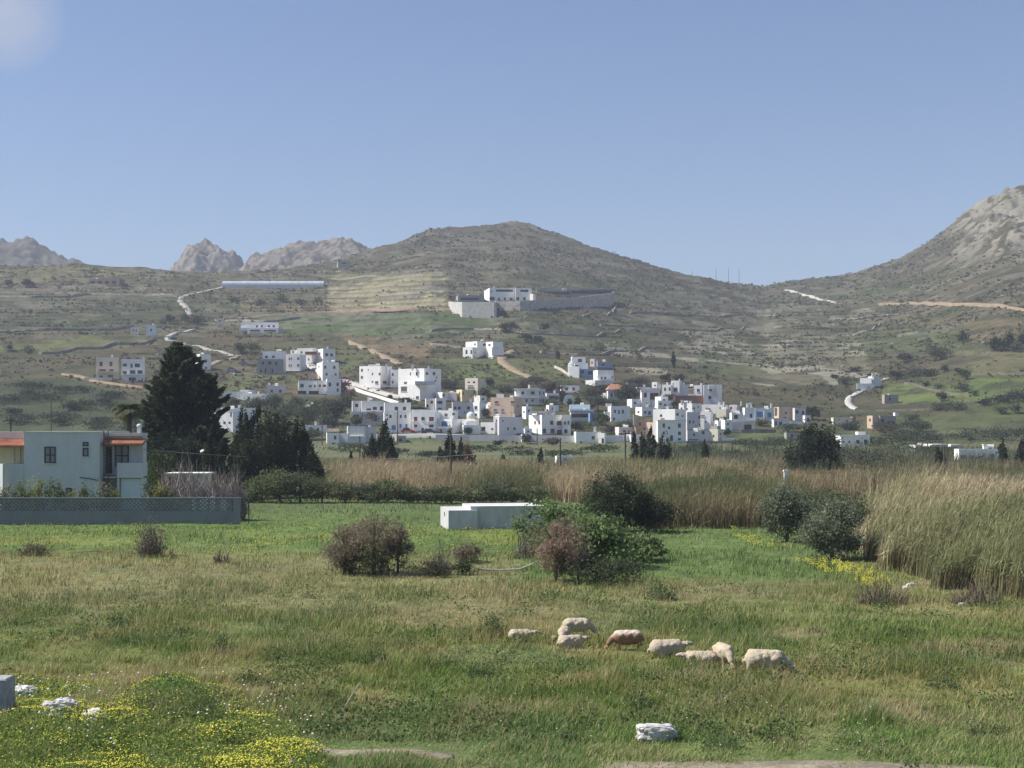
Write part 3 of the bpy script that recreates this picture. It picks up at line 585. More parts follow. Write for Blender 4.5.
H('white apartment house with a dark red shutter facing the village road', [(411, 411.4, 435, 412, 434, 'w', [(415.6, 419, 3.4, 4.4, 'r'), (423, 418.7, 3.4, 3.4), (431.4, 419, 4.6, 4.2, 'r'), (415.6, 426, 3.4, 2.8), (431.3, 426, 4.8, 2.8), (416, 432, 8, 1.4, 'r'), (422.7, 430.5, 2.3, 5, 'K'), (425.6, 429.5, 1, 2)]), (411.4, 412, 437, 409.6, 418, 'w2', [], 5)], [('block', 'balcony', 412, 417.5, 421.2, 422.2, 'w', 0, 1, 1.1), ('block', 'balcony', 427.5, 435, 421.2, 422.2, 'w', 0, 1, 1.1)])
H('white house with large blue shutters between the apartment house and the church', [(437, 452, 461, 419, 434, 'w', [(444.4, 423.8, 6, 5, 'b'), (441, 431, 2, 3.4, 'n'), (449, 431, 4, 1.5, 'r')]), (437.6, 453, 458, 410.4, 421, 'w', [(446, 415, 3, 3, 'n'), (453.8, 414, 1.8, 2.4)], 5)], [('block', 'terrace_wall', 437, 452, 426.8, 428.2, 'w', 0, 1, .3)])
H('whitewashed church with pale blue dome on a cream drum', [(461, 463.5, 480.5, 425, 434.5, 'w', [(468, 430.5, 2.4, 4, 'N')]), (461.5, 475, 479, 419, 428, 'w', [], 3)], [('dome', 470.8, 411.8, 416, 4.2, 'b', 'c', 0, 6), ('vault', 466, 476, 420.6, 425, 'w', 1, -.6, 3)], cat='church', name='church')
H('pale blue gabled looking house with arched window above the blue shuttered one', [(435.3, 436, 446, 398, 412, 'w', [(439.8, 402.4, 5.2, 2.8), (439.6, 408.6, 3.8, 1.4)]), (425.2, 426, 436, 398.4, 411, 'w2', [(431.8, 402.2, 2.5, 2.8), (427.5, 406, 2, 3, 'k')], 2)])
H('narrow white house with pink side wall behind the arched window house', [(435.6, 445, 456.5, 392, 401, 'w', [(443.5, 395, 2.5, 2, 'n'), (449.5, 394.5, 2, 2.6)]), (446, 446.5, 456.6, 393, 402, 'k', [], 1)])
H('cream stone tower house behind the domed church', [(465, 477.8, 485.2, 378, 396, 'c', [(468.8, 382.2, 2.2, 1.3), (474, 382.2, 2.3, 1.8), (470.5, 385.8, 5.5, 1, 'n'), (471, 388.5, 7, 1.2, 'n')])], [('block', 'chimney', 484.2, 484.9, 376.3, 380, 's', 0, -1, .5)])
H('yellow ochre house in front of the cream tower', [(456.3, 462, 475.4, 389.5, 402, 'y', [(459.5, 393.8, 1.2, 3.5), (462.9, 393.4, 1.4, 3.6)])])
H('white and lilac two part house behind the church dome', [(452, 452.6, 473, 402, 418, 'm', [(455.2, 408, 2.2, 2.8), (459.2, 408.1, 2.8, 3), (468.5, 408.1, 2.8, 3.2), (464.6, 412.4, 1.3, 1.6)]), (472.3, 479.5, 486, 402.2, 419, 'w', [(475.9, 407.7, 2.8, 3.3), (475.8, 415, 2.5, 3)], -1)], [('chimney', 470.6, 399, 402, 0)])  # left part's lilac grey paint carries its shade, right part stays white
H('peach coloured house with pale blue panel and four windows', [(490.5, 514, 522.3, 397.3, 418, 'p', [(496.5, 402.3, 3.8, 2.4, 'r'), (512.4, 402.3, 3.4, 2.4, 'r'), (518, 406.3, 2, 2.4, 'r'), (495.2, 410.3, 3, 2.8, 'b'), (502.6, 410.3, 3, 2.8, 'b')])], [('block', 'roof_room', 496.4, 503.7, 393.8, 397.6, 'w', 0, -5, 3)])
H('plain mauve grey two storey wall house below the peach one', [(497.4, 499, 522.5, 417, 436, 'm', [(508, 428.7, 1.6, 2.6), (514.6, 428.7, 2, 2.6), (503, 421, 1.3, 1.6)])])  # mauve grey is shade put into the wall paint
H('small bright white house with arched door below the lilac house', [(480.8, 495, 498, 422.3, 434.5, 'w', [(483.4, 428.8, 3.6, 4, 'k'), (492.2, 429, 1.9, 1.9)]), (494.2, 499.5, 501.5, 416, 424, 'w', [(497.4, 420.6, 3.2, 2.2, 'n')], 5)])
H('white hotel with long balconies on two floors, behind the peach house', [(514.5, 516, 539, 389.6, 405, 'w', [(522.7, 392.9, 2.8, 2.8), (532.7, 392.9, 4, 2.8), (526.6, 400.4, 2, 2.4), (532.5, 400.4, 2, 2.4), (519, 400.4, 1.6, 2.4)]), (538.4, 539, 545.5, 388.8, 405, 'm', [(539.6, 393, 1.5, 3), (541, 400.4, 1.4, 2.6), (543.6, 393, 1.2, 3), (543.6, 400, 1.2, 3)], 1.5)], [('block', 'roof_slab', 513.8, 539.5, 388.2, 389.7, 'w', 0, 1.5, 9), ('block', 'balcony', 514.2, 540.4, 396.2, 397.8, 'w', 0, 1.3, 1.4), ('chimney', 529, 384.8, 388.3, 0)], cat='hotel', name='hotel')
H('white house with long dark red verandah opening, right of the hotel', [(545.4, 546.6, 559, 393, 404, 'w', [(553.4, 397.8, 9, 4.2, 'r'), (556, 402, 2, 2)])])
H('large white villa with arched windows and pergola roof terrace in the village centre', [(528.8, 541.8, 562, 414.8, 435, 'w', [(535.1, 422.7, 1.6, 3.6, 'r'), (539.3, 422.7, 1.6, 3.6, 'r'), (551.7, 422.7, 3.2, 4), (559.2, 423, 4.8, 4.4), (544.5, 431, 3, 4.6, 'k'), (552.5, 430.9, 4, 4.4, 'r'), (559.2, 431.8, 4.4, 3.6, 'n')]), (562, 562.3, 570.5, 414.8, 435, 'w2', [(565, 423, 2.2, 3), (568.3, 422.6, 1.6, 4), (565.8, 431.4, 3.2, 4, 'k')], 1), (532, 542, 555, 412.5, 417, 'w', [(536, 415.4, 2.4, 1.8, 'n')], 4)], [('block', 'pergola', 530, 552, 411, 413.4, 'k', 0, -1, 5), ('chimney', 554.5, 406, 413, 0), ('chimney', 546, 409, 412, 0), ('block', 'porch', 523, 529, 428, 434, 'w', 0, -1, 4)], cat='villa', name='village_villa')
H('shabby flat house with red shutters and brown lower floor above the blue vault', [(560.5, 561.3, 579.6, 385.4, 393, 'w2', [(566.7, 389, 2.8, 3, 'r'), (573.7, 389, 2.8, 3, 'r')]), (562, 562.5, 578, 392.8, 398, 'br', [], -1, 0)], [('block', 'balcony', 560, 580, 391.8, 392.9, 'w', 0, .8, 1)])
H('blue and white chapel with rounded vault between the dark cypresses', [(565.2, 566, 573.2, 399.5, 405, 'b', [(569.3, 402.6, 2.6, 4, 'K')])], [('vault', 564.4, 573.8, 394.6, 400, 'w', 0, -.3, 8)], cat='chapel', name='chapel')
H('low grey blue building with one long dark band of windows', [(570.3, 571, 593, 411, 422, 'm', [(580.3, 415.7, 17.5, 3.6, 'k')])], [('block', 'roof_slab', 569.8, 594, 409.8, 411.2, 'b', 0, .6, 7), ('block', 'garden_terrace', 570, 590, 404.5, 409.8, 'b', 0, -7, 3)], cat='building', name='village_building')
H('blue painted shed right of the long dark band of windows', [(588.3, 590, 598, 413, 425, 'bl', [(594, 419, 2, 4, 'K')])], cat='shed', name='shed')
H('long low white house with one window at the foot of the village', [(574, 576, 601, 431.7, 443.5, 'w', [(593.2, 437.9, 3, 3.6, 'n'), (581, 442.2, 2.4, 2.2, 'n')]), (600.6, 604.5, 606.5, 433, 443.5, 'w2', [(602.8, 440.8, 2.2, 4.6, 'K')], -.5)], [('chimney', 595, 426.6, 431.8, 0), ('block', 'annexe', 567, 574.5, 436, 442.8, 'w2', 0, -2, 4)])
# blue & white house group on the slope
H('white house with blue terrace and stepped wings, highest of the centre right', [(580.2, 580.8, 595, 369, 378.5, 'bl', [(582.6, 372, 3, 3.5), (590, 373, 4, 4, 'k')]), (571, 571.8, 585.5, 357, 371, 'w', [(580, 360.5, 4, 3.2)], 7), (573.6, 574.5, 588, 363, 373, 'w', [(577, 366, 3, 1.5, 'k')], 4), (568.8, 579, 581, 366.5, 378.5, 'w', [], -1), (568.6, 572.6, 574.2, 362.8, 375, 'w', [], 2)], [('chimney', 572.4, 355.4, 358, 1)])
H('small pink topped hut right of the blue terrace house', [(589.9, 594.5, 596.5, 358.8, 367, 'k', [(592, 362.5, 1.2, 2)])], cat='hut', name='hut')
H('dark grey building with slate coloured roof behind the white slope house', [(596.5, 597.5, 613, 361, 370, 'g', [(603, 365, 3, 2, 'k')])], [('block', 'awning', 596, 614, 366.6, 368.2, 'bl', 0, 1, 2)], cat='building', name='village_building')
H('white house with bright terrace wall and balcony just above the red tiled roof', [(593.4, 597.8, 613.6, 370, 385, 'w', [(601.7, 377.9, 1.8, 2.4), (605.1, 377.9, 2, 2.6), (612.3, 377.2, 1.2, 2)]), (585.5, 595, 602, 380, 391, 'w', [], -4)], [('block', 'balcony', 598, 614, 379.6, 380.8, 'w', 0, 1, 1.2)])
H('white house with red tiled roof', [(607, 608, 624.5, 389.5, 403, 'w', [(611.6, 395, 1.9, 4.6, 'n'), (620, 394.5, 2.4, 4.6, 'n')]), (600.4, 606, 608.2, 394.8, 403, 'w', [], 2)], [('tiles', 0, 5.5, .5), ('chimney', 627, 383, 387, 0)])
H('pale blue fronted house with turquoise shutters below the red tiled roof', [(607.8, 611, 630.2, 406, 422.5, 'w', [(614.9, 411.4, 1.8, 3), (619, 412.2, 2, 4.2, 't'), (622.8, 411.8, 1.9, 3.6), (614, 419, 2, 3, 'N')])], [('block', 'porch', 604.5, 611.5, 411.5, 418.5, 'w', 0, -1, 3), ('block', 'parapet', 606, 612, 403.5, 406.5, 'w', 0, -2, 1)])
H('white chapel house with one tall dark window, right of the round trees', [(640.8, 641.7, 649, 391.4, 408, 'w', [(645.3, 395, 3, 4.6)]), (636, 636.6, 650, 387, 400, 'w2', [], 6)], [('block', 'gable_cap', 641, 650, 390, 391.6, 'k', 0, .3, 3)])
H('white house with wide dark porch opening under a pinkish parapet', [(648, 649, 660, 388, 404, 'k', [(653.8, 396.4, 9, 6.6, 'K')]), (652, 657, 659.5, 382, 391, 'w', [(655, 385.5, 1.6, 1.6)], 6)], [('chimney', 660, 384, 388, 0)])
H('white house with two arched windows left of the chimney house', [(662, 671, 673, 384.6, 396, 'w', [(665, 389.3, 1.8, 3.2), (669.6, 389, 1.8, 3.2)])])
H('tall white house with thin chimney in the upper right row', [(671, 679.5, 681.5, 380.5, 396, 'w', [(675.5, 389.6, 3.8, 4, 'r'), (673, 384, .8, 1.4)]), (679.5, 680.2, 688, 385, 396, 'w2', [], 1.5)], [('block', 'chimney', 679, 680, 378.8, 381, 'w', 0, -1, .6)])
H('stepped white house between the chapel house and the upper row', [(649.5, 658, 673, 400.5, 409.5, 'w', [(660.5, 404, 2, 2.4), (665, 405, 2, 2)]), (655, 661, 668, 396.5, 404, 'w', [(664, 400, 2, 2)], 4)])
H('white house with three small dark windows above the brown ruin', [(635.4, 642, 654, 407, 417, 'w', [(638.5, 412, 1.9, 1.9, 'k'), (645.3, 412.3, 2.4, 2.4), (649.6, 412.8, 2.8, 3.6)])])
H('roofless brown stone ruin beside the peach block', [(635, 636, 650, 418.5, 437, 'br', [(640, 424, 2, 3, 'k'), (645, 429, 3, 3, 'k')])], [('block', 'stone_pier', 633.5, 636, 414.5, 425, 's', 0, 0, 1.5)], cat='ruin', name='ruin')
H('small peach block with light corner left of the large white house', [(644.8, 652, 658, 422.3, 437.5, 'p', [(656.5, 428.3, 1.2, 2.4, 'n'), (650, 430, 1.5, 2)])])
H('large pale white two storey house right behind the four cypresses', [(656.2, 657.8, 686, 421, 442.5, 'w', [(663.8, 425.5, 2.3, 4), (669, 427.9, 2, 2.6), (679.4, 425.5, 2.8, 4), (679.4, 433.3, 2.8, 3.3), (671.5, 438, 2.8, 5.4, 'K'), (679.3, 439.1, 3, 2), (663.8, 433, 2, 3)]), (653, 675, 686, 409, 424, 'w', [(661, 415.6, 2.2, 2.5), (662.6, 418.9, 4, 1.2, 'r'), (677.4, 414.3, 2.6, 2.8), (682.5, 416, 1.5, 2)], 5)], [('block', 'cornice', 657.5, 686.5, 419.9, 421.3, 'b', 0, .3, .4)])
H('small white house tucked below the cream house in the lower right row', [(713, 718, 731, 420.5, 431, 'w', [(716, 425, 1.4, 2.2), (724, 425, 2, 2.6), (728, 428, 1.4, 3, 'N')])])
H('white cottage just left of the four cypresses by the field wall', [(626, 631, 643, 434.4, 442, 'w', [(635, 438, 1.8, 2), (640, 438.6, 1.6, 3, 'N')])], cat='cottage', name='cottage')
H('low white annexe between the mauve wall house and the large villa', [(520, 525, 532, 428.5, 436, 'w', [(528, 431.5, 1.6, 2)])])
H('plain white house peeping out behind the turquoise shutter house', [(627, 632, 641, 399, 408, 'w', [(635, 403, 2, 2.4)])])
H('low white terrace house right of the blue vault', [(575, 579, 588, 404.5, 411.5, 'w', [(582, 408, 2, 2)])])
H('small white house below the red verandah opening', [(546, 549, 559, 405, 412, 'w', [(553, 408.5, 2, 2)])])
H('pinkish low house above the pink white garden wall', [(615, 619, 632, 427, 436, 'k', [(624, 431, 2, 2.4, 'n'), (629, 432, 1.4, 3, 'N')])])
H('white two storey house squeezed between the lilac row and the lavender house', [(721, 725, 732.5, 420, 433, 'w', [(728, 424, 1.8, 2.2), (728, 429, 1.8, 2.4)])])
H('small white house between the lilac house and the peach one', [(485, 488.5, 493, 404.5, 415, 'w', [(490.5, 408, 1.6, 2)])])
H('white house just right of the peach house corner', [(522, 526, 532, 406.5, 420, 'w', [(529, 411, 2, 2.4), (524, 412, 1.2, 2)])])
H('white terrace house under the cream tower', [(474, 480, 487, 395.5, 404, 'w2', [(483, 399, 2, 2)])])
# upper right row
H('white house with open covered terrace left of the slate blue house', [(694, 702, 704.5, 385.2, 396, 'w', [(698.3, 390.4, 2.8, 3)]), (687.2, 693.8, 695, 385.8, 396, 'c', [(690.6, 387.4, 5.4, 1.8, 'k'), (690.6, 391.2, 5.4, 1.4, 'n')], 1)], [('chimney', 701.5, 383, 385.2, 0)])
H('large slate blue shaded house with a white corner panel', [(703.2, 703.8, 722, 384.7, 405, 'm', [(710.6, 390, 2.6, 2.6, 'k'), (709.8, 397.6, 3, 3.6, 'k')])], [('block', 'bright_patch', 708.8, 714.2, 385.4, 389, 'w', 0, .5, .6)])  # slate paint carries the front's shade, white block its bright patch
H('white terraced house below the red brown wall', [(678.8, 692, 701.7, 403.2, 416, 'w', [(681.5, 408.5, 1.6, 2.2), (693.6, 408.9, 2.4, 2.4), (687, 409, 1.4, 2), (698, 407, 1.2, 1.6)])], [('chimney', 682, 400, 403.2, 0), ('chimney', 690.5, 401, 403.2, 0), ('tank', 686, 402, 0)])
H('long bright white house with two chimneys under the slate blue house', [(701.7, 724, 729.5, 404.4, 414, 'w', [(708, 409, 5, 1.4, 'r'), (720, 408, 1.2, 1.4)])], [('chimney', 719.5, 401.6, 404.5, 0), ('chimney', 724, 401.8, 404.5, 0), ('block', 'awning', 703, 712, 411.8, 412.8, 'rd', 0, 1, 1)])
H('cream house below the long bright white one', [(716, 726, 731, 409.2, 421, 'c', [(721, 418.6, 10, 1.2, 'n')])])
H('lilac two storey house left of the bright pinkish gable', [(686, 687, 700.5, 412, 430.5, 'm', [(689.7, 421.9, 1.8, 3), (693.4, 421.9, 1.2, 3), (699.2, 417.4, 1.8, 3), (699.6, 424.8, 1.2, 2.4)])])
H('pinkish white house with a slanting parapet in the lower right row', [(700, 710.5, 713, 411.7, 430, 'w', [(702.6, 415.6, 4, 1, 'r'), (705.5, 422, 1, 2)])])
H('low lilac row house along the bottom edge, two windows', [(687, 687.6, 709.5, 430.3, 441.5, 'm', [(693.9, 434.7, 2, 2.5), (703.2, 432.7, 2.6, 3), (693, 439.8, 10, 1.2, 'n')])])
H('cream stone cottage at the bottom right of the lilac row', [(709.5, 718, 723, 429, 441.5, 'c', [(713.5, 436, 1.6, 2.4), (720.5, 434, 1.5, 2)]), (711, 717, 721, 426, 431, 's', [], 4)], cat='cottage', name='cottage')
H('pink rendered house with small dark window, upper right row', [(729.4, 737, 740.6, 404.6, 414, 'k', [(731, 408, 1.8, 2.4, 'k')])], [('block', 'chimney', 741, 742, 401, 406, 'w', 0, 0, .6)])
H('white over pink two storey house with square upper window', [(731, 731.6, 743.2, 412.6, 430, 'w', [(736, 416.9, 4, 4), (737, 426, 2.4, 3.6, 'n'), (731.9, 426, 1, 3)])], [('block', 'pink_base', 731.2, 743.4, 422, 430, 'k', 0, .2, .3), ('block', 'porch', 728.5, 732, 419.5, 430, 'w', 0, -1, 3)])
H('tall lavender white house with twin chimneys and dark porch below', [(743.8, 744.6, 754.8, 407.6, 430, 'w', [(751, 415.8, 2.4, 4), (748, 427, 7, 5, 'K')])], [('chimney', 747.5, 403.2, 407.6, 0), ('chimney', 751, 402.8, 407.6, 0), ('block', 'terrace_slab', 743.5, 755, 420.6, 421.8, 'w', 0, .8, 1)])
H('pale blue shaded house with a white pier and blue window', [(754.4, 755, 773.5, 408, 424, 'b', [(759.8, 414.4, 6.4, 5.4, 'b'), (769.5, 415, 4, 5, 't')])], [('block', 'pier', 763.6, 765.4, 411, 424, 'w', 0, .3, .4), ('chimney', 757, 408.5, 411, 0)])  # pale blue paint holds the shade of the front
H('tan flat house with a yellow left corner near the right end of the village', [(774, 779, 795, 407, 420, 'p', [(786, 413, 2, 2.4), (785, 417.6, 3, 1.2, 'r')])], [('chimney', 771.5, 403.5, 407, 0), ('block', 'corner_strip', 774.5, 776.5, 407.5, 416, 'y', 0, .3, .4)])
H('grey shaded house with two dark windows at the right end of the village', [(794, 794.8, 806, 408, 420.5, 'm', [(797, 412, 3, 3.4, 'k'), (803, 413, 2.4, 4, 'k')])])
H('white garage cube with parked cars roof, rightmost in the row', [(804.2, 805, 810.5, 415.3, 424.5, 'w2', [(808.2, 420, 2.4, 4, 'K')])], [('block', 'terrace_wall', 790, 804, 421.5, 424, 'w', 0, 1, .3)], cat='garage', name='garage')
H('single storey white house with pink roof edge below the tan house', [(773, 773.8, 788.8, 419.2, 427.5, 'w2', [(776, 423.4, 2, 4, 'N'), (780.6, 423.4, 3, 3.4)])], [('block', 'cornice', 772.6, 789, 418.2, 419.3, 'k', 0, .3, .4)])
H('low weathered grey shed with pale corner, beside the round dark tree', [(785, 786.5, 799, 432.6, 439.5, 's', [(792, 436.2, 2, 4, 'K')])], cat='shed', name='shed')
# middle slope houses
H('white modern house alone on the middle slope beside the dirt track', [(462.8, 472.5, 478.5, 347, 356, 'w', [(466.5, 352, 1.8, 4, 'k'), (471.3, 352, 1.5, 4, 'k'), (475.5, 352.5, .8, 2)]), (465.5, 477, 488, 341.3, 352, 'w', [(475, 344.5, 1.6, 2), (484.5, 344.8, 3.5, 2)], 4), (486, 493, 503, 341.5, 355.5, 'w', [(489.5, 345, 2, 2), (496, 350.5, 1, 3)], 1)], [('tank', 482, 341, 1), ('block', 'terrace_wall', 492, 504, 347.2, 355, 'w2', 0, -1, 1)])
H('long white mansion with arched ground floor above the grey stone platform', [(484.2, 489.5, 518.5, 287.8, 300.6, 'w', [(492, 298.6, 5, 3.2, 'k'), (499, 299, 2, 2.6, 'k'), (504.8, 299, 2, 2.6, 'k'), (510.7, 299, 2.2, 2.6, 'k'), (504.5, 290.6, 17, 2.2, 'k'), (491.5, 291.5, 1.2, 1.8)]), (514.5, 515.5, 531.5, 287.8, 300.6, 'w', [(517.8, 298.8, 2.6, 3, 'k'), (524.3, 298.8, 2.6, 3, 'k'), (524.3, 290.8, 8, 2.2, 'k')], 1), (530, 533, 535.5, 293.8, 300.8, 'w', [], -1)], [('block', 'fin_wall', 514, 515.2, 287, 300, 'w', 0, 1.5, 1.5), ('chimney', 494, 286.4, 288, 0)], cat='mansion', name='mansion')
H('long dark grey unfinished hall behind the retaining wall right of the mansion', [(536, 536.6, 612.5, 289, 296.5, 'g', [(557, 293.2, 26, 3, 'k'), (591, 292.5, 40, 3, 'k')])], [('block', 'roof_slab', 566, 580, 287.8, 290.5, 's', 0, 1, 8), ('block', 'roof_slab', 580, 613, 287.6, 289.4, 'g', 0, 1.5, 9)], cat='building', name='unfinished_building')
H('low dark grey hall left of the mansion on the stone platform', [(456, 458, 484, 295, 302, 'g', [(470, 299, 18, 2.5, 'k')])], cat='building', name='unfinished_building')
# right side
H('dazzling white chapel beside the winding concrete road on the right', [(860, 871.5, 874, 378, 389.5, 'w', [(872.8, 380.5, 1.2, 3.4)]), (868, 873.4, 881, 376.4, 383, 'w2', [], 4)], [('block', 'bell_wall', 872, 873, 373.6, 378, 'w', 0, 0, .5), ('block', 'terrace_wall', 857, 874, 383.5, 390.5, 'w', 0, 3, .4)], cat='chapel', name='chapel')
H('small dark stone hut with white gate post on the bright field at right', [(882, 884.5, 898.5, 394.6, 402.5, 's', [(890, 399, 1.6, 3, 'K')])], [('block', 'roof_slab', 889, 895, 394, 394.8, 'w2', 0, .2, 2)], cat='hut', name='hut')
H('long low cream wall building left of the ruined peach house', [(832.5, 833.5, 853, 417.6, 424.4, 'c', [(847, 421, 2, 2, 'n')]), (852, 852.6, 856, 416.6, 424, 'br', [], 1)], cat='building', name='village_building')
H('ruined peach and grey house below the winding road at right', [(867, 872.5, 880, 415.6, 428.5, 'p', [(870, 420, 1.5, 3), (876, 425, 2.5, 3.4, 'r')]), (879.4, 880, 896, 415.8, 428, 's', [(882.6, 421, 2.8, 3.8, 'k'), (891, 422, 6, 2, 'k')], 1)], [('block', 'roof_room', 895, 898.5, 412.6, 416.2, 'w', 1, -1, 2)], cat='ruin', name='ruin')
H('white bungalow with a small roof tower, right of the round dark tree', [(835.6, 841, 870, 435.2, 446.5, 'w', [(843.4, 441.9, 1.6, 2.2), (849.2, 441.9, 1.6, 2.2), (858, 441.8, 3, 3.6, 'k'), (865.5, 442, 3, 5, 'k')])], [('block', 'roof_room', 858, 865.5, 431.8, 435.6, 'w', 0, -3, 3), ('block', 'cornice', 835, 870, 434.6, 435.8, 'w', 0, .4, .5)], cat='bungalow', name='bungalow')
H('white bungalow with arched opening among the reeds at far right', [(957.5, 959, 1000.5, 449, 463, 'w', [(963.6, 457.2, 6, 4, 'n'), (972.3, 457.2, 3, 3), (980.3, 457.2, 3, 3), (992, 456.8, 4, 5.4, 'r')])], [('chimney', 984.7, 444.4, 449, 0), ('tank', 990, 448, 0), ('block', 'terrace_wall', 953, 968, 460.4, 465, 'w', 0, 2, .4)], cat='bungalow', name='bungalow', dist=270)
H('long low farm shed with white roofs and dark red doors at right', [(921, 922, 958, 446.8, 453, 'br', [(930, 450.4, 8, 3, 'r'), (945, 450.4, 9, 3, 'k')]), (912, 915.5, 923, 444.8, 453, 'w2', [(920, 449.5, 2, 3)], 2)], [('block', 'roof_slab', 932, 948, 444.2, 446.8, 'w', 0, .6, 7), ('block', 'roof_slab', 951, 963, 444.4, 446.8, 'w2', 0, .6, 7), ('chimney', 919.5, 443, 445, 1)], cat='shed', name='shed', dist=330)
# lower left
H('small pale green white house with one window in front of the tiled roof', [(326.4, 327, 339, 432.7, 444.5, 'w', [(335, 437.6, 2.4, 3.6), (333.5, 443.6, 3, 2, 'N')]), (338.6, 339, 348, 433.5, 445, 'm', [], 2)], [('block', 'tiled_porch', 327, 338, 428.5, 431.6, 'p', 0, -5, 3)])
H('pale blue garage with a large light roller shutter by the utility pole', [(347, 347.6, 366, 426, 443.5, 'b', [(357, 431.8, 14, 8.4, 'B')]), (365, 365.6, 376.5, 427, 443, 'm', [], 2)], [('block', 'shutter_panel', 350, 364, 427.6, 436, 'w2', 0, .35, .1), ('chimney', 369.3, 425, 428, 1), ('block', 'lintel', 349, 365, 436, 437, 'w', 0, .8, .8)], cat='garage', name='garage')
H('row of low white sheds half hidden behind the olive trees', [(304, 305, 327, 425, 433.5, 'w2', [(311, 429.5, 3, 4, 'k'), (318, 430, 2, 4, 'k')]), (325, 325.6, 331, 424.4, 432, 'w', [], 3)], [('chimney', 315.6, 421.5, 425, 0)], cat='shed', name='shed')
H('small white terrace house glimpsed between the olive trees', [(304, 310, 318, 404.5, 409.5, 'w', [(307, 407.2, 1.4, 1.6), (314, 407.5, 1.6, 1.6)])])
H('low grey stone barn by the village road behind the cypress clump', [(395, 396.5, 406, 435.8, 443, 's', [(400.5, 440, 3, 3, 'K')])], cat='barn', name='barn')
H('low white barn roof showing above the reeds in the middle', [(556, 557, 574, 456, 462, 'w2', [(565, 459.5, 3, 2)])], cat='barn', name='barn', dist=265)
H('white flat roofed cottage by the road left of the red tiled roof house', [(521, 522, 530, 434.5, 442.5, 'k', [(525.5, 438.8, 2, 3, 'K')])], cat='cottage', name='cottage')
# walls of the village and platform
def bwall(label, name, pts, vt, col, th=.5, cap=False, group='garden and retaining walls of the village', rail=False, dist=None):
    """pts: (u, v_bottom) along the foot; vt: list of top rows"""
    P = []
    for (u, vb), t in zip(pts, vt):
        x, y, z = hit(u, vb)
        if dist: y = dist; x = (u-512)/F*y
        P.append((x, y, EYE+(HZ-t)/F*y))
    org = (P[0][0], P[0][1], tz(P[0][0], P[0][1])); m_ = MB()
    for a, b in zip(P[:-1], P[1:]):
        d = np.array(b[:2])-np.array(a[:2]); n = np.array((-d[1], d[0])); n = n/np.hypot(*n)*th
        zb = min(tz(*a[:2]), tz(*b[:2]))-1.5
        m_.poly([(a[0], a[1], zb), (b[0], b[1], zb), (b[0]+n[0], b[1]+n[1], zb), (a[0]+n[0], a[1]+n[1], zb), a, b, (b[0]+n[0], b[1]+n[1], b[2]), (a[0]+n[0], a[1]+n[1], a[2])],
                [(0, 1, 5, 4), (1, 2, 6, 5), (2, 3, 7, 6), (3, 0, 4, 7), (4, 5, 6, 7)])
    o = m_.build(name, col, None, org); tag(o, label, 'wall', group); return o
bwall('big pale grey stone retaining wall under the mansion, left part', 'retaining_wall', [(448.5, 304), (452, 311), (462, 315.5), (496, 317.5), (497, 309)], [301.5, 302, 302, 302, 301.5], M_conc, 1.2)
bwall('long stone retaining wall running right of the mansion', 'retaining_wall', [(496, 309.5), (520, 310), (545, 308), (580, 306), (612, 304), (614.5, 300)], [301.5, 301, 299.5, 297, 293, 292], M_stone, 1.0)
bwall('red brown retaining wall under the upper right row of houses', 'retaining_wall', [(674.6, 403.2), (690, 403.2), (703.6, 403.2)], [395.8, 395.5, 395.5], paint('rd'))
bwall('white plastered boundary wall with railing at the foot of the village', 'boundary_wall', [(435.5, 440.6), (470, 441), (500, 441.6), (527, 441.8), (568, 442.6)], [434.4, 434.8, 435.4, 435.2, 435.8], paint('m'), .4)
bwall('pink white garden wall right of the long low house', 'boundary_wall', [(606, 442.6), (622, 442), (632, 441.2)], [436.2, 435.6, 434.4], paint('w2'), .4)
bwall('brown garden retaining wall below the lavender house', 'retaining_wall', [(741, 433.2), (760, 433), (776, 432.6)], [429.6, 429.3, 429.6], M_dstone, .4)
bwall('low white wall at the right end of the lilac row', 'boundary_wall', [(722.5, 441.6), (735, 440.8)], [437.4, 437.8], paint('w2'), .3)
bwall('long brown stone wall at the foot of the lower right row', 'retaining_wall', [(686, 443.8), (710, 443.6), (735, 443)], [441.4, 441.2, 440.6], M_dstone, .4)
bwall('low white wall beside the road below the big white pair', 'boundary_wall', [(340, 389), (352, 390), (362, 394), (380, 399), (398, 405)], [385, 386.5, 390.5, 396, 401.5], paint('w'), .4)
bwall('stone wall on the slope left of the blue terrace house', 'boundary_wall', [(554, 367), (562, 371), (570, 378)], [365.4, 369.2, 375.4], M_stone, .5)
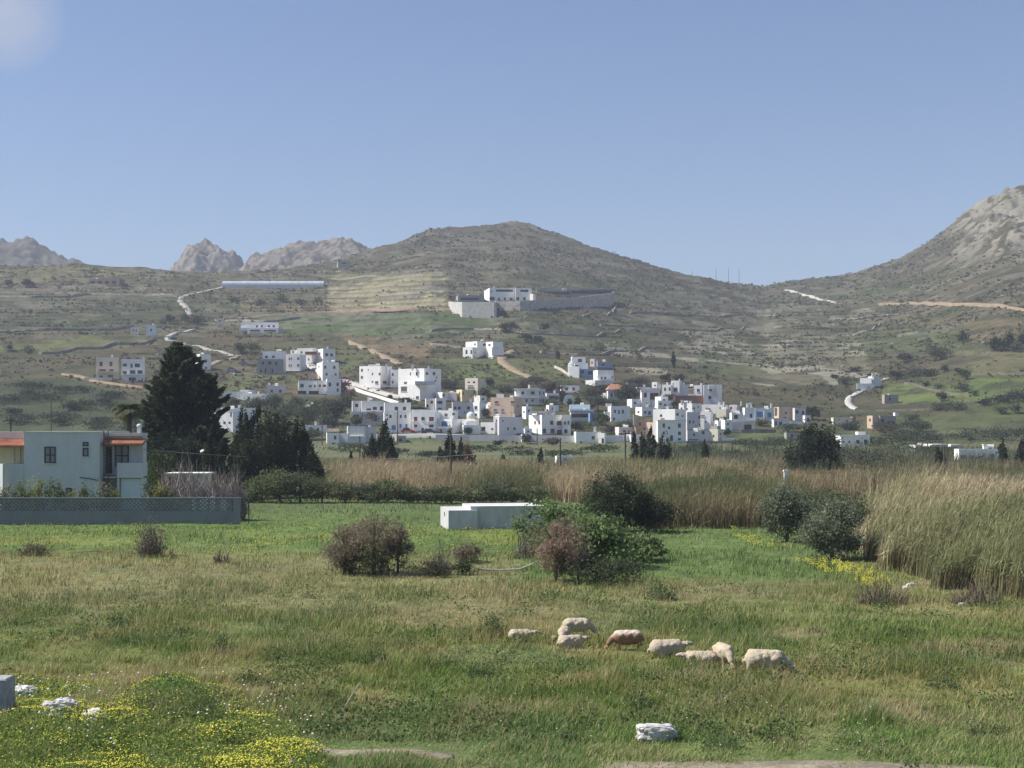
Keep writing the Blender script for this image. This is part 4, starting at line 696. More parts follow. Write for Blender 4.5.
# greenhouse
def greenhouse():
    Y = hit(275, 287)[1]; x0, x1 = (222-512)/F*Y, (323.5-512)/F*Y; z0 = tz((x0+x1)/2, Y); zt = EYE+(HZ-280.4)/F*Y; ze = EYE+(HZ-284.5)/F*Y
    r = empty('greenhouse', (x0, Y, z0), 'very long pale blue white plastic greenhouse on the upper left slope', 'greenhouse'); o = (x0, Y, z0)
    m_ = MB(); n = 8; D = 9; ring = [(D/2-D/2*math.cos(math.pi*k/n), (zt-ze)*math.sin(math.pi*k/n)) for k in range(n+1)]
    m_.poly([(x0, Y+a, ze+b) for a, b in ring]+[(x1, Y+a, ze+b) for a, b in ring], [(i, i+n+1, i+n+2, i+1) for i in range(n)]+[tuple(range(n+1))[::-1], tuple(range(n+1, 2*n+2))])
    m_.build('plastic_cover', mat('plastic_film', (.42, .48, .52), rough=.4, nscale=.2, namt=.12), r, o, smooth=False)
    m_ = MB(); m_.box(x0, x1, Y-.05, Y+D+.05, min(z0, ze)-6, ze-.01); m_.build('base_wall', paint('m'), r, o)
    for k in range(14):
        x = x0+(x1-x0)*(k+.5)/14; m_ = MB(); m_.tube([(x, Y+D/2-(D/2+.06)*math.cos(math.pi*j/8), ze+(zt-ze+.06)*math.sin(math.pi*j/8)) for j in range(9)], .09, 4); m_.build('hoop', paint('m'), r, o)
greenhouse()
# ---------------------------------------------------------------- near house on the left with its block wall
def near_house():
    Y = 118.0; k = Y/F
    X = lambda u: (u-512)*k
    Z = lambda v: EYE+(HZ-v)*k
    r = empty('white_villa', (X(60), Y, 0), 'white two storey house with small terracotta lean-to roofs behind the pierced block wall', 'house'); o = (X(60), Y, 0)
    wm = mat('white_render', (.58, .585, .57), nscale=.5, namt=.06, n2=3, n2amt=.05, stretch=(1, 1, .3))
    m = MB(); m.box(X(24), X(99.6), Y, Y+9, -1, Z(432.8)); m.box(X(99.6), X(137), Y+1.8, Y+3.1, -1, Z(436)); m.box(X(-35), X(24), Y+2.2, Y+9, -1, Z(434))
    m.build('wall', wm, r, o)
    m = MB(); m.box(X(24)-.05, X(99.6)+.05, Y-.06, Y+9.1, Z(432.8), Z(431.6)); m.box(X(-35)-.1, X(24)-.06, Y+2.1, Y+9.1, Z(434), Z(431.8)); m.box(X(99.6)+.06, X(138), Y+1.2, Y+3.2, Z(436)+.0, Z(433.0)); m.build('roof', wm, r, o)
    m = MB(); m.box(X(24), X(99), Y+.25, Y+8.8, Z(431.6), Z(431.6)+.03); m.build('roof_screed', mat('flat_roof', (.56, .55, .53)), r, o)
    # lower wing to the left with a lit side wall, recess above it, its sunlight put into cream paint
    m = MB(); m.box(X(9), X(24)-.01, Y-.02, Y+2.1, -1, Z(464)); m.build('porch_wall', wm, r, o)
    m = MB(); m.obox((X(2.6), Y-1.0, -1), (.52, -.42, 0), (.14, .2, 0), (0, 0, Z(463.5)+1)); m.build('garden_pier', wm, r, o)
    m = MB(); m.box(X(-34), X(22.5), Y+2.1, Y+2.22, Z(464), Z(446)); m.build('recess_wall', paint('c'), r, o)
    for u in (4, 10.5, 17):
        m = MB(); m.box(X(u)-.12, X(u)+.12, Y+2.0, Y+2.12, Z(464), Z(447)); m.build('shutter', paint('c'), r, o)
    def tiles(name, u0, u1, y0, y1, vlo, vhi):
        mm = MB(); x0, x1 = X(u0), X(u1); n = int((x1-x0)/.19); zl, zh = Z(vlo), Z(vhi)
        for i in range(n):
            xa = x0+(x1-x0)*i/n; xb = x0+(x1-x0)*(i+1)/n; w_ = xb-xa
            prof = [(xa, 0), (xa+w_*.2, .07), (xa+w_*.5, .11), (xa+w_*.8, .07), (xb, 0)]
            P = [(a, y0, zl+b) for a, b in prof]+[(a, y1, zh+b) for a, b in prof]+[(xa, y0, zl-.1), (xb, y0, zl-.1), (xa, y1, zh-.1), (xb, y1, zh-.1)]
            mm.poly(P, [(j, j+1, j+6, j+5) for j in range(4)]+[(9+0, 10, 4, 3, 2, 1, 0) if False else (9+1, 0, 1, 2, 3, 4)[:1]+(0,) if False else (10, 4, 3, 2, 1, 0)]+[(10, 11, 13, 12)])
        mm.build(name, M_tile, r, o)
    tiles('tiled_porch_roof', -34, 23, Y-.1, Y+2.3, 446, 439.5)
    tiles('tiled_porch_roof', 100, 141.5, Y+.3, Y+1.9, 444.2, 439.2)
    # balcony
    m = MB(); m.box(X(115.7), X(142), Y+.4, Y+.58, Z(478), Z(463)); m.box(X(141), X(142), Y+.6, Y+1.8, Z(478), Z(463)); m.build('balcony_wall', wm, r, o)
    m = MB(); m.box(X(100.2), X(142), Y+.62, Y+1.79, Z(478.5), Z(476.8)); m.build('balcony_floor', M_conc, r, o)
    m = MB(); m.box(X(140), X(142), Y+.45, Y+.7, -1, Z(478.6)); m.box(X(115.7), X(117.4), Y+.45, Y+.7, -1, Z(478.6)); m.build('post', wm, r, o)
    m = MB(); m.box(X(118), X(139.8), Y+.9, Y+1.0, -1, Z(479)); m.build('lower_wall', paint('b'), r, o)
    dk = mat('dark_frame', (.05, .05, .055), rough=.5)
    def win(u, v, w, h, nx, ny, y=Y, name='window'):
        x0, x1, z0, z1 = X(u-w/2), X(u+w/2), Z(v+h/2), Z(v-h/2)
        b = MB(); b.box(x0, x1, y-.03, y+.03, z0, z1); wo2 = b.build(name, mat('dusty_glass', (.20, .22, .25), rough=.15, spec=.5), r, o)
        f = MB(); t = .10
        for i in range(nx+1): xx = x0+(x1-x0)*i/nx; f.box(xx-t/2, xx+t/2, y-.07, y-.031, z0-t/2, z1+t/2)
        for i in range(ny+1): zz = z0+(z1-z0)*i/ny; f.box(x0+t/2+.001, x1-t/2-.001, y-.066, y-.032, zz-t/2, zz+t/2)
        f.build('frame', dk, wo2, o)
        s_ = MB(); s_.box(x0-.12, x1+.12, y-.14, y-.001, z0-.13, z0-.06); s_.build('sill', wm, wo2, o)
    win(50.2, 455, 10, 15.5, 2, 2); win(85.7, 444.2, 4.6, 3.2, 1, 1); win(85.7, 452.2, 4.6, 7.2, 1, 1)
    win(116, 456, 13, 21, 2, 2, Y+1.8, 'balcony_door'); win(69, 491, 5, 5, 1, 1)
    m = MB(); m.box(X(100.3), X(106), Y+1.7, Y+1.79, Z(474), Z(447)); m.build('dark_panel', dk, r, o)  # dark slab over the left portion of the recess, by the stair
    # outside stair and lattice mast
    m = MB()
    for i in range(10): m.box(X(100.5)+i*.0, X(100.5)+1.0, Y+.7-i*.0+.0, Y+1.0, Z(476)-.02+i*.0+(-i*.28), Z(476)-.02-(i*.28)+.06)
    m.build('step_ladder', M_wood, r, o)
    m = MB()
    for dx in (-.18, .18): m.tube([(X(107)+dx, Y-.3, 0), (X(107)+dx, Y-.3, Z(430.5))], .045, 5)
    for i in range(24): m.tube([(X(107)-.18, Y-.3, .3+i*.28), (X(107)+.18, Y-.3, .3+i*.28+(.14 if i % 2 else 0))], .02, 4)
    m.build('aerial_mast', dk, r, o)
    m = MB(); x = X(132.5); m.box(x-.16, x+.16, Y+2, Y+2.34, Z(433), Z(426.5)); m.dome((x, Y+2.22, Z(426.0)), .26, 12, 4, .8); m.box(x-.25, x+.25, Y+1.95, Y+2.45, Z(426.5), Z(426.0)); m.build('chimney', wm, r, o)
    m = MB(); m.tube([(X(80), Y-.08, Z(477.5)), (X(89), Y-.1, Z(478.5)), (X(99), Y-.08, Z(480.5))], .04, 5); m.build('pipe', dk, r, o)
near_house()
def block_wall():
    Y = 107.0; k = Y/F; X = lambda u: (u-512)*k; Z = lambda v: EYE+(HZ-v)*k
    r = empty('block_wall', (X(0), Y, 0), 'long grey wall with a pierced diamond block band in front of the near white house', 'wall'); o = (X(0), Y, 0)
    gm = mat('grey_block', (.215, .225, .23), nscale=.7, namt=.12, n2=5, n2amt=.1)
    x0, x1 = X(-90), X(240); m = MB(); m.box(x0, x1, Y, Y+.2, -1, 1.02); m.build('base', gm, r, o)
    m = MB(); m.box(x0, x1+.05, Y-.04, Y+.24, 1.92, 2.04); m.build('coping', gm, r, o)
    m = MB(); m.box(x1-.5, x1, Y-.02, Y+.22, 1.02, 1.92); m.build('end_pier', gm, r, o)
    c = .30; n = int((x1-.5-x0)/c)
    m = MB()
    for i in range(n):
        for j in range(3):
            cx = x0+(i+.5)*c; cz = 1.02+(j+.5)*c; t = .046; a = c/2
            for sx in (-1, 1):     # two crossed slats per block leave diamond openings
                d = np.array((sx*2*a, 0, 2*a)); nrm = np.array((-2*a, 0, sx*2*a)); nrm = nrm/np.linalg.norm(nrm)*t
                m.obox(np.array((cx-sx*a, Y+.02+(.0 if sx > 0 else .004), cz-a))-nrm, d, (0, .155, 0), nrm*2)
    m.build('pierced_band', gm, r, o)
block_wall()
def white_tank():
    r = empty('water_cistern', (*hit(448, 530)[:2], 0), 'long low white walled cistern standing in the green field', 'cistern'); o = tuple(r.location)
    wm = mat('cistern_white', (.52, .52, .51), nscale=.9, namt=.14, n2=4, n2amt=.12, stretch=(1, 1, .3))
    Y = o[1]
    C0, f, l, Lf, Ml = corner_box(438.5, 448.5, 552, Y, R(9)); Ml = min(Ml, 5.5); Ml = max(Ml, 4.8)
    zt = EYE+(HZ-510.5)/F*Y; m = MB(); prism(m, C0, f, l, Lf*.28, Ml, -1, zt-.0, 0); m.build('wall', wm, r, o)
    C1 = C0+f*(Lf*.22)+l*.35; m = MB(); prism(m, C1, f, l, Lf*.70, Ml-.3, -1, zt+.22, 0); m.build('wall', wm, r, o)
    m = MB(); m.obox((*(C1-f*.05-l*.05), zt+.22), (*(f*(Lf*.70+.1)), 0), (*(l*.6), 0), (0, 0, .07)); m.build('coping', paint('w'), r, o)
    P = C0+l*Ml*.45; m = MB(); nn = -f; m.obox((*(P-l*.13-nn*.05), zt-.55), (*(l*.26), 0), (*(nn*.08), 0), (0, 0, .3)); m.build('vent', winm('k'), r, o)
white_tank()
def shed():
    Y = 128.0; k = Y/F; X = lambda u: (u-512)*k; Z = lambda v: EYE+(HZ-v)*k
    r = empty('garden_shed', (X(185), Y, 0), 'cream garden shed with flat white roof behind the dry canes', 'shed'); o = (X(185), Y, 0)
    m = MB(); m.box(X(167), X(205), Y, Y+3, -1, Z(474.6)); m.build('wall', paint('c'), r, o)
    m = MB(); m.box(X(165), X(207), Y-.25, Y+3.2, Z(474.6), Z(473)); m.build('roof', paint('w2'), r, o)
    m = MB(); m.box(X(176.5), X(179.5), Y-.03, Y+.02, Z(482), Z(478)); m.build('window', winm('n'), r, o)
    m = MB(); m.box(X(169), X(174), Y-.03, Y+.02, 0, Z(477)); m.build('door', M_wood, r, o)
    Y = 109.5; k = Y/F
    for i, (u, w) in enumerate(((193.5, 4.5), (203, 8), (212, 4.6), (223, 6))):
        xx = (u-512)*k; m = MB(); h = .28+.06*(i % 3); zb = EYE+(HZ-501.5)*k; zt0 = tz(xx, Y)
        m.poly([(xx-w*k/2, Y, zt0-.1), (xx+w*k/2, Y, zt0-.1), (xx+w*k/2, Y+.4, zt0-.1), (xx-w*k/2, Y+.4, zt0-.1), (xx-w*k/2+.05, Y+.04, zb+h), (xx+w*k/2-.04, Y+.03, zb+h), (xx+w*k/2-.06, Y+.34, zb+h-.03), (xx-w*k/2+.03, Y+.36, zb+h-.02)],
                [(0, 1, 5, 4), (1, 2, 6, 5), (2, 3, 7, 6), (3, 0, 4, 7), (4, 5, 6, 7), (0, 3, 2, 1)])
        tag(m.build('marble_block', paint('w2'), None, (xx, Y, zt0)), ['pale stone block standing behind the pierced wall, leftmost of four', 'wide pale stone block standing behind the pierced wall, second of four', 'whitest small stone block behind the pierced wall, third of four', 'low pale stone slab behind the pierced wall near its right end'][i], 'stone', 'pale blocks behind the wall')
    Y = 108.0; k = Y/F; x = (240-512)*k
    m = MB(); m.tube([(x, Y, 1.9), (x+.25, Y, 2.0), (x+.55, Y, 1.9), (x+.66, Y, 1.6), (x+.68, Y, 0)], .05, 6); tag(m.build('gate_hoop', mat('dark_frame', (.05, .05, .055)), None, (x, Y, 0)), 'thin dark curved metal gate hoop at the right end of the pierced wall', 'gate')
shed()
# poles, wires, lamp
def pole(u, vt, Y, label, arm=False, h0=None):
    x = (u-512)/F*Y; zt = EYE+(HZ-vt)/F*Y; zb = tz(x, Y); r = empty('utility_pole', (x, Y, zb), label, 'utility pole', 'wooden utility poles'); o = (x, Y, zb)
    w = min(max(.11, Y*.0004), .17); m = MB(); m.tube([(x, Y, zb-.5), (x+.04, Y, (zb+zt)/2), (x+.02, Y, zt)], [w*1.2, w, w*.8], 7); m.build('post', M_wood, r, o)
    if arm:
        m = MB(); m.box(x-.8, x+.8, Y-.07, Y+.07, zt-.5, zt-.36); m.build('crossarm', M_wood, r, o)
        for dx in (-.7, 0, .7): m = MB(); m.tube([(x+dx, Y, zt-.36), (x+dx, Y, zt-.18)], .06, 5); m.build('insulator', paint('w'), r, o)
pole(625, 430.5, 172, 'wooden pole rising from the reeds just left of the four cypresses', True)
pole(560, 438, 165, 'wooden pole rising from the reeds left of the round dark bush')
pole(359.6, 436, 210, 'dark pole in front of the pale blue roller shutter garage')
pole(450.5, 432, 150, 'thin pole beside the short cypress in front of the church')
pole(397.5, 409, 396, 'pole in front of the pale blue house by the village road')
pole(537, 428, 396, 'short brown pole at the corner of the large villa')
pole(944, 446, 190, 'pole rising from the reeds left of the far right bungalow')
pole(51, 398, 330, 'pole standing on the dark green slope behind the near white house')
pole(10.5, 417, 170, 'pole with crossarm behind the roof of the near white house', True)
pole(322, 404, 400, 'slim pole among the olive trees below the left cluster')
for i, (u, vt) in enumerate(((716, 268), (728.5, 267), (739, 268.5), (692, 270))):
    pole(u, vt, float(np.interp(u, RD_U, RD_Y))-2, ['first mast standing on the skyline saddle right of the hilltop', 'middle of the masts on the skyline saddle', 'rightmost mast on the skyline saddle', 'leftmost faint mast on the skyline saddle'][i])
def wire(a, b, sag, label):
    P = [np.array(a)*(1-t)+np.array(b)*t-np.array((0, 0, sag*4*t*(1-t))) for t in np.linspace(0, 1, 14)]
    m = MB(); m.tube(P, .022, 4); tag(m.build('power_line', mat('cable', (.25, .25, .25)), None, tuple(a)), label, 'cable')
wire(px(143, 449.5, 120), px(360, 459, 190), .3, 'thin cable sagging from the near white house across the cypress clump')
wire(px(360, 459, 190), px(625, 434, 172), .8, 'thin cable running over the reeds to the wooden pole')
def lamp():
    Y = 140; x, _, z = px(197, 461, Y); x2, _, z2 = px(203, 451.5, Y); r = empty('street_lamp', (x, Y, 0), 'small white street lamp in front of the tall dark conifer', 'street lamp'); o = (x, Y, 0)
    m = MB(); m.tube([(x, Y, -.3), (x, Y, z), (x2-.1, Y, z2)], .06, 6); m.build('post', M_wood, r, o)
    m = MB(); m.dome((x2, Y, z2), .28, 10, 4, .7); m.tube([(x2, Y, z2), (x2, Y, z2-.08)], .26, 10); m.build('lamp_head', paint('w'), r, o)
lamp()
# cars
def car(u, v, label, col, hd=0.0, van=False, name='parked_car'):
    x, y, z = hit(u, v); z = tz(x, y)+.06+(.4 if 395 < v < 440 and 398 < u < 440 else 0); r = empty(name, (x, y, z), label, 'van' if van else 'car', 'vehicles parked in the village', R(hd))
    m = MB(); L_, W_ = 4.2, 1.7; h1 = .82 if not van else 1.9; cab = 1.42
    m.poly([(-L_/2, -W_/2, .28), (L_/2, -W_/2, .28), (L_/2, W_/2, .28), (-L_/2, W_/2, .28), (-L_/2, -W_/2, h1*.86), (L_/2, -W_/2, h1*.8), (L_/2, W_/2, h1*.8), (-L_/2, W_/2, h1*.86), (-L_/2+.5, -W_/2, h1), (L_/2-1.0, -W_/2, h1), (L_/2-1.0, W_/2, h1), (-L_/2+.5, W_/2, h1)],
           [(0, 3, 2, 1), (0, 1, 5, 9, 8, 4), (2, 3, 7, 11, 10, 6), (4, 8, 11, 7), (8, 9, 10, 11), (9, 5, 6, 10), (1, 2, 6, 5), (3, 0, 4, 7)])
    b = m.build('body', mat('car_'+name+label[:6], col, rough=.3, spec=.5), r)
    if not van:
        m = MB(); m.poly([(-1.75, -.78, h1), (1.05, -.78, h1), (1.05, .78, h1), (-1.75, .78, h1), (-1.2, -.66, cab), (.35, -.66, cab), (.35, .66, cab), (-1.2, .66, cab)], [(0, 1, 5, 4), (1, 2, 6, 5), (2, 3, 7, 6), (3, 0, 4, 7), (4, 5, 6, 7)]); m.build('windows', winm('k'), r)
    else:
        m = MB(); m.box(1.0, 1.9, -.86, .86, 1.1, 1.55); m.build('windows', winm('k'), r)
    for sx in (-1.3, 1.3):
        for sy in (-.8, .8):
            m = MB(); m.tube([(sx, sy-.1, .3), (sx, sy+.1, .3)], .32, 12); m.build('wheel', winm('k'), r)
car(407.6, 434.6, 'red car parked on the village road before the pale blue house', (.35, .03, .03), 4)
car(430, 435.4, 'dark car parked in front of the white apartment house', (.05, .055, .07), -3)
car(519, 438.5, 'white car parked at the corner left of the large villa', (.7, .7, .7), 35)
car(172.6, 338, 'teal van driving up the concrete road at the fork', (.03, .13, .13), 60, True, 'delivery_van')
car(232, 372, 'pale blue car on the bare plot right of the conifer, left one', (.35, .45, .55), 10)
car(246, 366, 'blue car on the bare plot, furthest up the slope', (.08, .15, .35), -12)
car(239, 376, 'white car on the bare plot below the blue car', (.7, .7, .7), 20)
# ---------------------------------------------------------------- trees and shrubs
G_OLIVE = (.085, .105, .055); G_DARK = (.028, .042, .022); G_MID = (.065, .095, .032); G_GREY = (.12, .13, .09); G_CYP = (.034, .048, .024); BROWN = (.17, .12, .09)
def trunk(root, x, y, z, h, r, lean=0.0, limbs=4, spread=.4, seed=0):
    q = random.Random(seed); m = MB(); m.tube([(x, y, z-.4), (x+lean*.4, y, z+h*.4), (x+lean, y, z+h*.8)], [r*1.2, r*.85, r*.45], 7)
    for k in range(limbs):
        a = 2*math.pi*(k+q.random())/limbs; zb = z+h*(.3+.25*q.random()); d = h*spread*(.6+.6*q.random())
        m.tube([(x+lean*.4, y, zb), (x+math.cos(a)*d*.5, y+math.sin(a)*d*.5, zb+h*.22), (x+math.cos(a)*d, y+math.sin(a)*d, zb+h*.38)], [r*.45, r*.3, r*.12], 5)
    m.build('trunk', M_bark, root, (x, y, z))
def bush_tree(u, vb, w, h, label, col=G_OLIVE, Y=None, name='olive_tree', cat='tree', group=None, n=None, px_leaf=1.5, seed=None, lift=.12, clumps=22, r=.34, var=.35, depth=None, kind='round', aspect=.6):
    seed = seed if seed is not None else int(u*7+vb*13) % 9973
    if Y is None: x, Y, _ = hit(u, vb)
    x = (u-512)/F*Y; z = tz(x, Y); k = Y/F
    ztop = EYE+(HZ-(vb-h))*k if Y < 380 or True else 0
    H_ = max(ztop-z, h*k*.8); Wm = w*k
    root = empty(name, (x, Y, z), label, cat, group)
    trunk(root, x, Y, z, H_, max(.06, min(Wm, H_)*.035), 0, 4, .25, seed)
    n = n or int(min(9000, max(160, w*h*1.5))); s_ = px_leaf*k*1.35
    lo = H_*lift; sh = None
    if kind == 'cone':
        def sh(P):
            t = np.clip((P[:, 2]+1.1)/2.2, 0, 1); f_ = np.interp(t, [0, .12, .45, .8, 1], [.85, 1.05, .98, .62, .25])
            P = P.copy(); P[:, 0] *= f_; P[:, 1] *= f_; return P
    foliage('crown', (x, Y, z+lo+(H_-lo)/2), (Wm/2*1.12, (depth or Wm)/2*1.12, (H_-lo)/2*.96), n, s_, col, root, (x, Y, z), clumps, r, seed, ground=z, var=var, shape=sh, up=.9 if kind == 'cone' else 0, aspect=aspect)
    return root
def cypress(u, vb, vt, w, label, Y, group='dark cypresses in the reeds', seed=0):
    return bush_tree(u, vb, w*1.35, (vb-vt)*1.06, label, G_CYP, Y, 'cypress_tree', 'cypress', group, n=int(w*(vb-vt)*5.5)+300, px_leaf=1.5, kind='cone', clumps=30, r=.24, lift=.02, seed=int(u*31), var=.55)
cypress(387, 474, 422, 18, 'tallest dark cypress of the pair in front of the garage, middle of the photo', 205)
cypress(372, 474, 437, 15, 'shorter broader cypress on the left of the tall pair', 207)
cypress(350, 478, 451, 7, 'slim lone cypress between the reeds and the garage', 190)
cypress(450, 472, 430, 13, 'single dark cypress with a bulge at the top before the church', 190)
cypress(461, 468, 440, 8, 'small dark cypress just right of the bulging cypress', 215)
cypress(440, 462, 443, 6, 'short stub cypress left of the bulging cypress', 215)
cypress(503, 462, 452, 4, 'tiny cypress among the reeds right of the rusty tree', 230)
cypress(634, 472, 434, 9, 'leftmost of the four cypresses in front of the large pale house', 215, 'four cypresses in a row')
cypress(643, 472, 433, 7, 'second of the four cypresses, thin one', 216, 'four cypresses in a row')
cypress(651, 472, 428, 10, 'tallest of the four cypresses in the row', 214, 'four cypresses in a row')
cypress(664.5, 470, 432, 11, 'rightmost of the four cypresses, broad at the foot', 218, 'four cypresses in a row')
cypress(705, 463, 441, 7, 'small lone cypress below the lilac row house', 240)
cypress(541, 463, 448, 6, 'short dark bush shaped cypress left of the low barn roof', 240)
cypress(300, 482, 420, 20, 'pointed cypress at the right of the big dark clump', 152, 'big dark cypress clump')
cypress(314, 488, 446, 16, 'lower pointed cypress at the right foot of the big dark clump', 148, 'big dark cypress clump')
cypress(243, 486, 407, 22, 'round headed dark cypress at the left of the big clump', 156, 'big dark cypress clump')
cypress(258, 480, 403, 17, 'slender dark cypress top second in the big clump', 160, 'big dark cypress clump')
cypress(940, 470, 446, 9, 'ragged dark conifer left of the far right bungalow', 200)
cypress(1003, 466, 440, 8, 'rusty dark cypress at the right end of the far right bungalow', 240)
cypress(1022, 470, 438, 8, 'dark cypress cut by the right edge of the photo', 230)
cypress(673.5, 355, 351, 3, 'tiny dark cypress on the middle slope', 620)
bush_tree(276, 492, 44, 86, 'broad dark evergreen, the widest of the big clump', G_CYP, 150, 'evergreen_tree', 'tree', 'big dark cypress clump', n=14000, clumps=110, r=.25, var=.6, lift=.02)
bush_tree(248, 494, 28, 58, 'dark evergreen at the left foot of the big clump', G_CYP, 147, 'evergreen_tree', 'tree', 'big dark cypress clump', n=9000, clumps=80, r=.25, var=.6, lift=.02)
bush_tree(818, 474, 42, 56, 'large dark rounded conifer standing alone in the reeds at right', G_DARK, 190, 'evergreen_tree', 'tree', None, n=12000, clumps=100, r=.25, var=.6, lift=.02)
bush_tree(800, 476, 30, 40, 'dark shaggy tree leaning against the large rounded conifer', G_DARK, 186, 'evergreen_tree', 'tree', None, n=2600, clumps=30, var=.6, lift=.02)
bush_tree(835, 476, 20, 18, 'low dark spreading bush at the right foot of the rounded conifer', G_DARK, 186, 'evergreen_bush', 'bush', None, n=900)
bush_tree(469, 474, 15, 37, 'rusty brown leafless tree right of the bulging cypress', (.15, .10, .075), 200, 'bare_tree', 'tree', None, n=900, lift=.05, var=.3)
bush_tree(212, 490, 22, 66, 'dark cypress at the right foot of the tall conifer', G_CYP, 140, 'cypress_tree', 'cypress', None, n=4000, kind='cone', clumps=36, r=.25, lift=.02, var=.55)
bush_tree(192, 488, 18, 60, 'dark ivy clad tree left of the street lamp', G_CYP, 143, 'evergreen_tree', 'tree', None, n=3000, kind='cone', clumps=36, r=.25, lift=.02, var=.5)
bush_tree(158, 488, 40, 42, 'bright green leafy tree behind the right end of the near white house', G_MID, 135, 'leafy_tree', 'tree', None, n=3500, clumps=34, lift=.1, var=.5)
bush_tree(168, 486, 52, 56, 'dark undergrowth tree under the tall conifer', G_DARK, 150, 'evergreen_tree', 'tree', None, n=5200, clumps=44, lift=.02, var=.5)
bush_tree(196, 492, 34, 34, 'dark bush between the tall conifer and the dry canes', G_DARK, 146, 'evergreen_bush', 'bush', None, n=2500, clumps=30, lift=.02, var=.5)
# the tall tiered conifer
def araucaria():
    Y = 160.0; k = Y/F; x = (178-512)*k; z = tz(x, Y); Ht = EYE+(HZ-342)*k-z; q = np.random.default_rng(11)
    r = empty('norfolk_pine', (x, Y, z), 'tall dark tiered conifer towering behind the near white house', 'conifer'); o = (x, Y, z)
    m = MB(); m.tube([(x, Y, z-.5), (x, Y, z+Ht*.5), (x, Y, z+Ht*.98)], [.42, .28, .06], 9); m.build('trunk', M_bark, r, o)
    P = []; D = []; B = MB(); T = []
    tiers = 27
    for t in range(tiers):
        f = t/(tiers-1); zz = z+Ht*(.10+.875*f); R0 = np.interp(f, [0, .25, .5, .72, .9, 1], [5.2, 5.6, 4.9, 3.5, 1.7, .45])
        nb = 10 if f < .8 else 7; off = q.random()*6.28
        for b in range(nb):
            a = off+2*math.pi*b/nb+q.normal()*.12; Lb = R0*(.62+.5*q.random()); up = .12+.25*f
            side = 1+.18*math.cos(a)
            Lb *= side; tint = 1+.5*(q.random()-.5)
            pts = []
            for j in range(6):
                s = j/5; pts.append((x+math.cos(a)*Lb*s, Y+math.sin(a)*Lb*s, zz+Lb*(-.16*s+(.22+up)*s*s)))
            B.tube(pts[:5], [.06, .05, .04, .03, .02], 4)
            n_ = int(52*Lb)+20; ss_ = q.random(n_)**.65
            for s in ss_:
                w = .5*(1-s*.55)*(.35+.65*Lb/5.0); lat = q.normal()*w; bx = Lb*s
                px_ = x+math.cos(a)*bx-math.sin(a)*lat; py_ = Y+math.sin(a)*bx+math.cos(a)*lat; pz_ = zz+Lb*(-.16*s+(.22+up)*s*s)+q.normal()*.13+abs(lat)*.1
                P.append((px_, py_, pz_)); D.append((math.cos(a)-math.sin(a)*lat*1.2, math.sin(a)+math.cos(a)*lat*1.2, .45)); T.append(tint*(1+.4*(q.random()-.5)))
    B.build('branches', M_bark, r, o)
    P = np.array(P); V, Fc = leaf_arrays(P, .60, seed=5, dirs=np.array(D), aspect=.34)
    t = np.array((.046, .062, .030))[None, :]*np.array(T)[:, None]
    arrmesh('crown', V, Fc, M_leaf, np.repeat(t, 4, 0), r, org=o)
araucaria()
def palm(u, vt, vb, w, Y, label):
    k = Y/F; x = (u-512)*k; z = tz(x, Y); zt = EYE+(HZ-(vt+w*.35))*k; r = empty('palm_tree', (x, Y, z), label, 'palm'); o = (x, Y, z); q = random.Random(3)
    m = MB(); m.tube([(x, Y, z-.3), (x+.1, Y, (z+zt)/2), (x, Y, zt)], [.3, .24, .26], 8); m.build('trunk', M_bark, r, o)
    V = []; Fc = []
    for b in range(46):
        a = q.random()*6.28; el = q.uniform(-.3, 1.3); Lb = w*k/2*q.uniform(.85, 1.15); pts = []
        for j in range(7):
            s = j/6; hx = Lb*s*math.cos(el*(1-.3*s)); pts.append(np.array((x+math.cos(a)*hx, Y+math.sin(a)*hx, zt+Lb*(s*math.sin(el)-.55*s*s))))
        for j in range(6):
            d = np.array((-math.sin(a), math.cos(a), 0)); wj = .26*math.sin(math.pi*(j+.6)/7)+.03
            for sg in (-1, 1):
                for e in range(2):
                    c0 = pts[j]+(pts[j+1]-pts[j])*e/2; c1 = pts[j]+(pts[j+1]-pts[j])*(e+.8)/2; b0 = len(V); V += [tuple(c0), tuple(c1), tuple(c1+d*sg*wj*2+np.array((0, 0, -.12))+(pts[j+1]-pts[j])*.5), tuple(c0+d*sg*wj*2+np.array((0, 0, -.12))+(pts[j+1]-pts[j])*.5)]; Fc.append((b0, b0+1, b0+2, b0+3))
    t = np.array((.10, .11, .05))*np.ones((len(V), 3))*(1+.3*(np.random.default_rng(1).random((len(V), 1))-.5))
    arrmesh('crown', V, Fc, M_leaf, t, r, org=o)
palm(129, 398, 490, 34, 148, 'brownish green palm behind the right end of the near white house')
